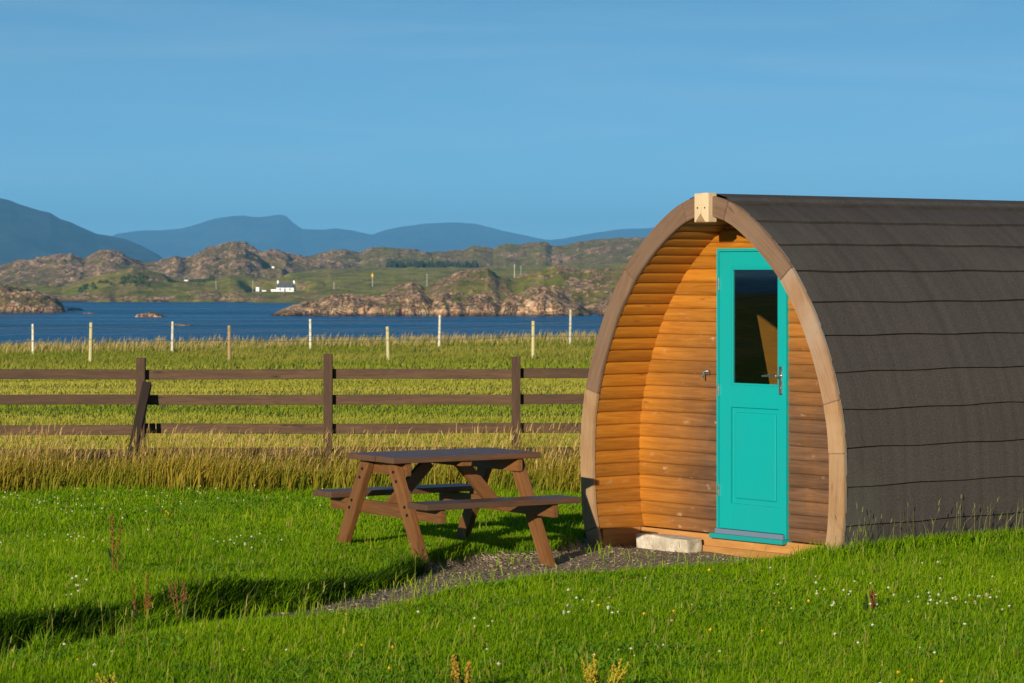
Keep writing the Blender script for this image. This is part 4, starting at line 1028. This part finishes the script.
pan = bmesh.new(); bm_box(pan, sl_, sr, Y0 + .022, Y0 + .030, pb, pt); bm_box(pan, sl_ + .038, sr - .038, Y0 + .009, Y0 + .026, pb + .038, pt - .038, .010)
link('panel', bm_mesh('panel', pan), M['teal'], door)
bead = bmesh.new()
for (a, b, c, d) in ((sl_, sl_ + .016, wb, wt), (sr - .016, sr, wb, wt), (sl_ + .016, sr - .016, wb, wb + .016), (sl_ + .016, sr - .016, wt - .016, wt)): bm_box(bead, a, b, Y0 + .006, Y0 + .03, c, d, .003)
link('glazing_bead', bm_mesh('glazing_bead', bead), M['teal'], door)
bxo('window_pane', door, sl_ + .010, sr - .010, Y0 + .016, Y0 + .020, wb + .010, wt - .010, 'glass', 0)
h = bmesh.new(); hx = x1 - .034
bm_box(h, hx - .017, hx + .017, Y0 - .010, Y0, 1.165, 1.375, .006)
bm_cyl(h, (hx, Y0 - .01, 1.305), (hx, Y0 - .055, 1.305), .010, .010, 12); bm_cyl(h, (hx, Y0 - .05, 1.305), (hx - .06, Y0 - .056, 1.308), .0095, .009, 12); bm_cyl(h, (hx - .06, Y0 - .056, 1.308), (hx - .150, Y0 - .05, 1.300), .009, .007, 12)
bm_cyl(h, (hx, Y0 - .014, 1.215), (hx, Y0 - .008, 1.215), .009, .009, 10)
link('handle', bm_mesh('handle', h, False), M['chrome'], door)
for zz in (.42, 1.18, 1.98):
    hb = bmesh.new(); bm_cyl(hb, (DL + .024, Y0 - .008, zz - .045), (DL + .024, Y0 - .008, zz + .045), .008, .008, 10); link('hinge', bm_mesh('hinge', hb), M['chrome'], door)
sill = bmesh.new(); bm_box(sill, DL - .025, DR + .012, YD - .085, YD + .03, DB - .038, DB - .002, .006)
sill = link('door_sill', bm_mesh('door_sill', sill), M['teal_sill'], pod)
bxo('weather_strip', sill, DL + .01, DR - .01, YD - .058, YD - .03, DB - .004, DB + .034, 'slate_strip', .006)
hk = bmesh.new(); bm_box(hk, -.515, -.465, REC - .02, REC - .008, 1.29, 1.33, .004); bm_cyl(hk, (-.49, REC - .02, 1.315), (-.49, REC - .06, 1.318), .007, .007, 8); bm_cyl(hk, (-.49, REC - .058, 1.32), (-.49, REC - .05, 1.255), .007, .006, 8)
link('wall_hook', bm_mesh('wall_hook', hk), M['chrome'], pod)

# stone block in the porch
bm = bmesh.new(); bm_box(bm, -.29, .29, -.08, .08, -.065, .055, .014); bmesh.ops.subdivide_edges(bm, edges=list(bm.edges), cuts=5, use_grid_fill=True)
for v in bm.verts: v.co += Vector((mn.noise(v.co * 9), mn.noise(v.co * 9 + Vector((5, 0, 0))), mn.noise(v.co * 9 + Vector((0, 7, 0))))) * .010 - Vector((0, 0, .012 * (v.co.x + .3)))
st = link('stone_block', bm_mesh('stone_block', bm, True), M['stone']); st.location = POD + R * (-.765) + S * (REC - .16) + Vector((0, 0, -.0)); st.rotation_euler = (0, 0, -AL + .02)
tag(st, 'pale rough stone block lying on gravel against the pod plinth', 'stone')

# ------------------------------------------------------------------ light, sky, air, camera
EL = math.radians(13.0); AZ = math.atan2(.37, .93)
trav = Vector((math.sin(AZ) * math.cos(EL), math.cos(AZ) * math.cos(EL), -math.sin(EL)))
sun = bpy.data.lights.new('sun', 'SUN'); sun.energy = 5.0; sun.angle = math.radians(.5); sun.color = (1.0, .90, .73)
so = bpy.data.objects.new('sun', sun); COL.objects.link(so); so.rotation_euler = trav.to_track_quat('-Z', 'Y').to_euler(); so.location = (-10, -20, 20)

w = bpy.data.worlds.new('World'); sc.world = w; w.use_nodes = True; nt = w.node_tree; nt.nodes.clear()
wo = nt.nodes.new('ShaderNodeOutputWorld'); bg = nt.nodes.new('ShaderNodeBackground'); sky = nt.nodes.new('ShaderNodeTexSky')
sky.sky_type = 'NISHITA'; sky.sun_disc = False; sky.sun_elevation = EL; sky.sun_rotation = math.atan2(-math.sin(AZ), -math.cos(AZ)) % (2 * math.pi)
sky.air_density = 1.0; sky.dust_density = .7; sky.ozone_density = 1.6; sky.altitude = 0
hs = nt.nodes.new('ShaderNodeHueSaturation'); hs.inputs['Saturation'].default_value = 1.06
tc = nt.nodes.new('ShaderNodeTexCoord'); mp = nt.nodes.new('ShaderNodeMapping'); mp.inputs['Scale'].default_value = (1, 1, 2.6); mp.inputs['Location'].default_value = (0, 0, .14)
nt.links.new(tc.outputs['Generated'], mp.inputs[0]); nt.links.new(mp.outputs[0], sky.inputs[0])
tn = nt.nodes.new('ShaderNodeMix'); tn.data_type = 'RGBA'; tn.blend_type = 'MULTIPLY'; tn.inputs[0].default_value = 1; tn.inputs[7].default_value = (.82, 1.18, 1.24, 1)
nt.links.new(sky.outputs[0], tn.inputs[6]); nt.links.new(tn.outputs[2], hs.inputs['Color']); cm = nt.nodes.new('ShaderNodeMapping'); cm.inputs['Scale'].default_value = (5, 5, 60); cm.inputs['Rotation'].default_value = (.02, .05, .3)
cn = nt.nodes.new('ShaderNodeTexNoise'); cn.inputs['Scale'].default_value = 1.0; cn.inputs['Detail'].default_value = 7; cn.inputs['Roughness'].default_value = .6; cn.inputs['Distortion'].default_value = .6
cr = nt.nodes.new('ShaderNodeMapRange'); cr.inputs[1].default_value = .42; cr.inputs[2].default_value = .78; cr.inputs[3].default_value = 0; cr.inputs[4].default_value = .17
cx2 = nt.nodes.new('ShaderNodeMix'); cx2.data_type = 'RGBA'; cx2.inputs[7].default_value = (4.2, 5.2, 6.0, 1)
nt.links.new(tc.outputs['Generated'], cm.inputs[0]); nt.links.new(cm.outputs[0], cn.inputs['Vector']); nt.links.new(cn.outputs['Fac'], cr.inputs[0])
nt.links.new(cr.outputs[0], cx2.inputs[0]); nt.links.new(hs.outputs[0], cx2.inputs[6]); nt.links.new(cx2.outputs[2], bg.inputs['Color']); bg.inputs['Strength'].default_value = .09
nt.links.new(bg.outputs[0], wo.inputs['Surface'])

bm = bmesh.new(); bm_box(bm, -20000, 20000, -18500, 21500, -14.5, 440)
hz = NT('haze_air'); pv = hz.n('ShaderNodeVolumePrincipled'); pv.inputs['Color'].default_value = (.19, .56, 1.0, 1); pv.inputs['Density'].default_value = 7.4e-5
hz.t.links.new(pv.outputs[0], hz.out.inputs['Volume'])
haze = link('haze', bm_mesh('haze', bm), hz.m); tag(haze, kind='stuff'); haze.display_type = 'WIRE'

cam = bpy.data.cameras.new('camera'); cam.lens = 100; cam.sensor_width = 36; cam.shift_y = -66.5 / 1024; cam.clip_start = .5; cam.clip_end = 60000
cam.dof.use_dof = True; cam.dof.focus_distance = 21.5; cam.dof.aperture_fstop = 10
co = bpy.data.objects.new('camera', cam); COL.objects.link(co); co.location = (0, 0, HC); co.rotation_euler = (math.pi / 2, 0, 0); sc.camera = co

sc.view_settings.view_transform = 'Standard'; sc.view_settings.look = 'None'; sc.view_settings.exposure = 0.55; sc.view_settings.gamma = 1
sc.cycles.use_denoising = True; sc.cycles.max_bounces = 6; sc.cycles.volume_bounces = 0; sc.cycles.diffuse_bounces = 3
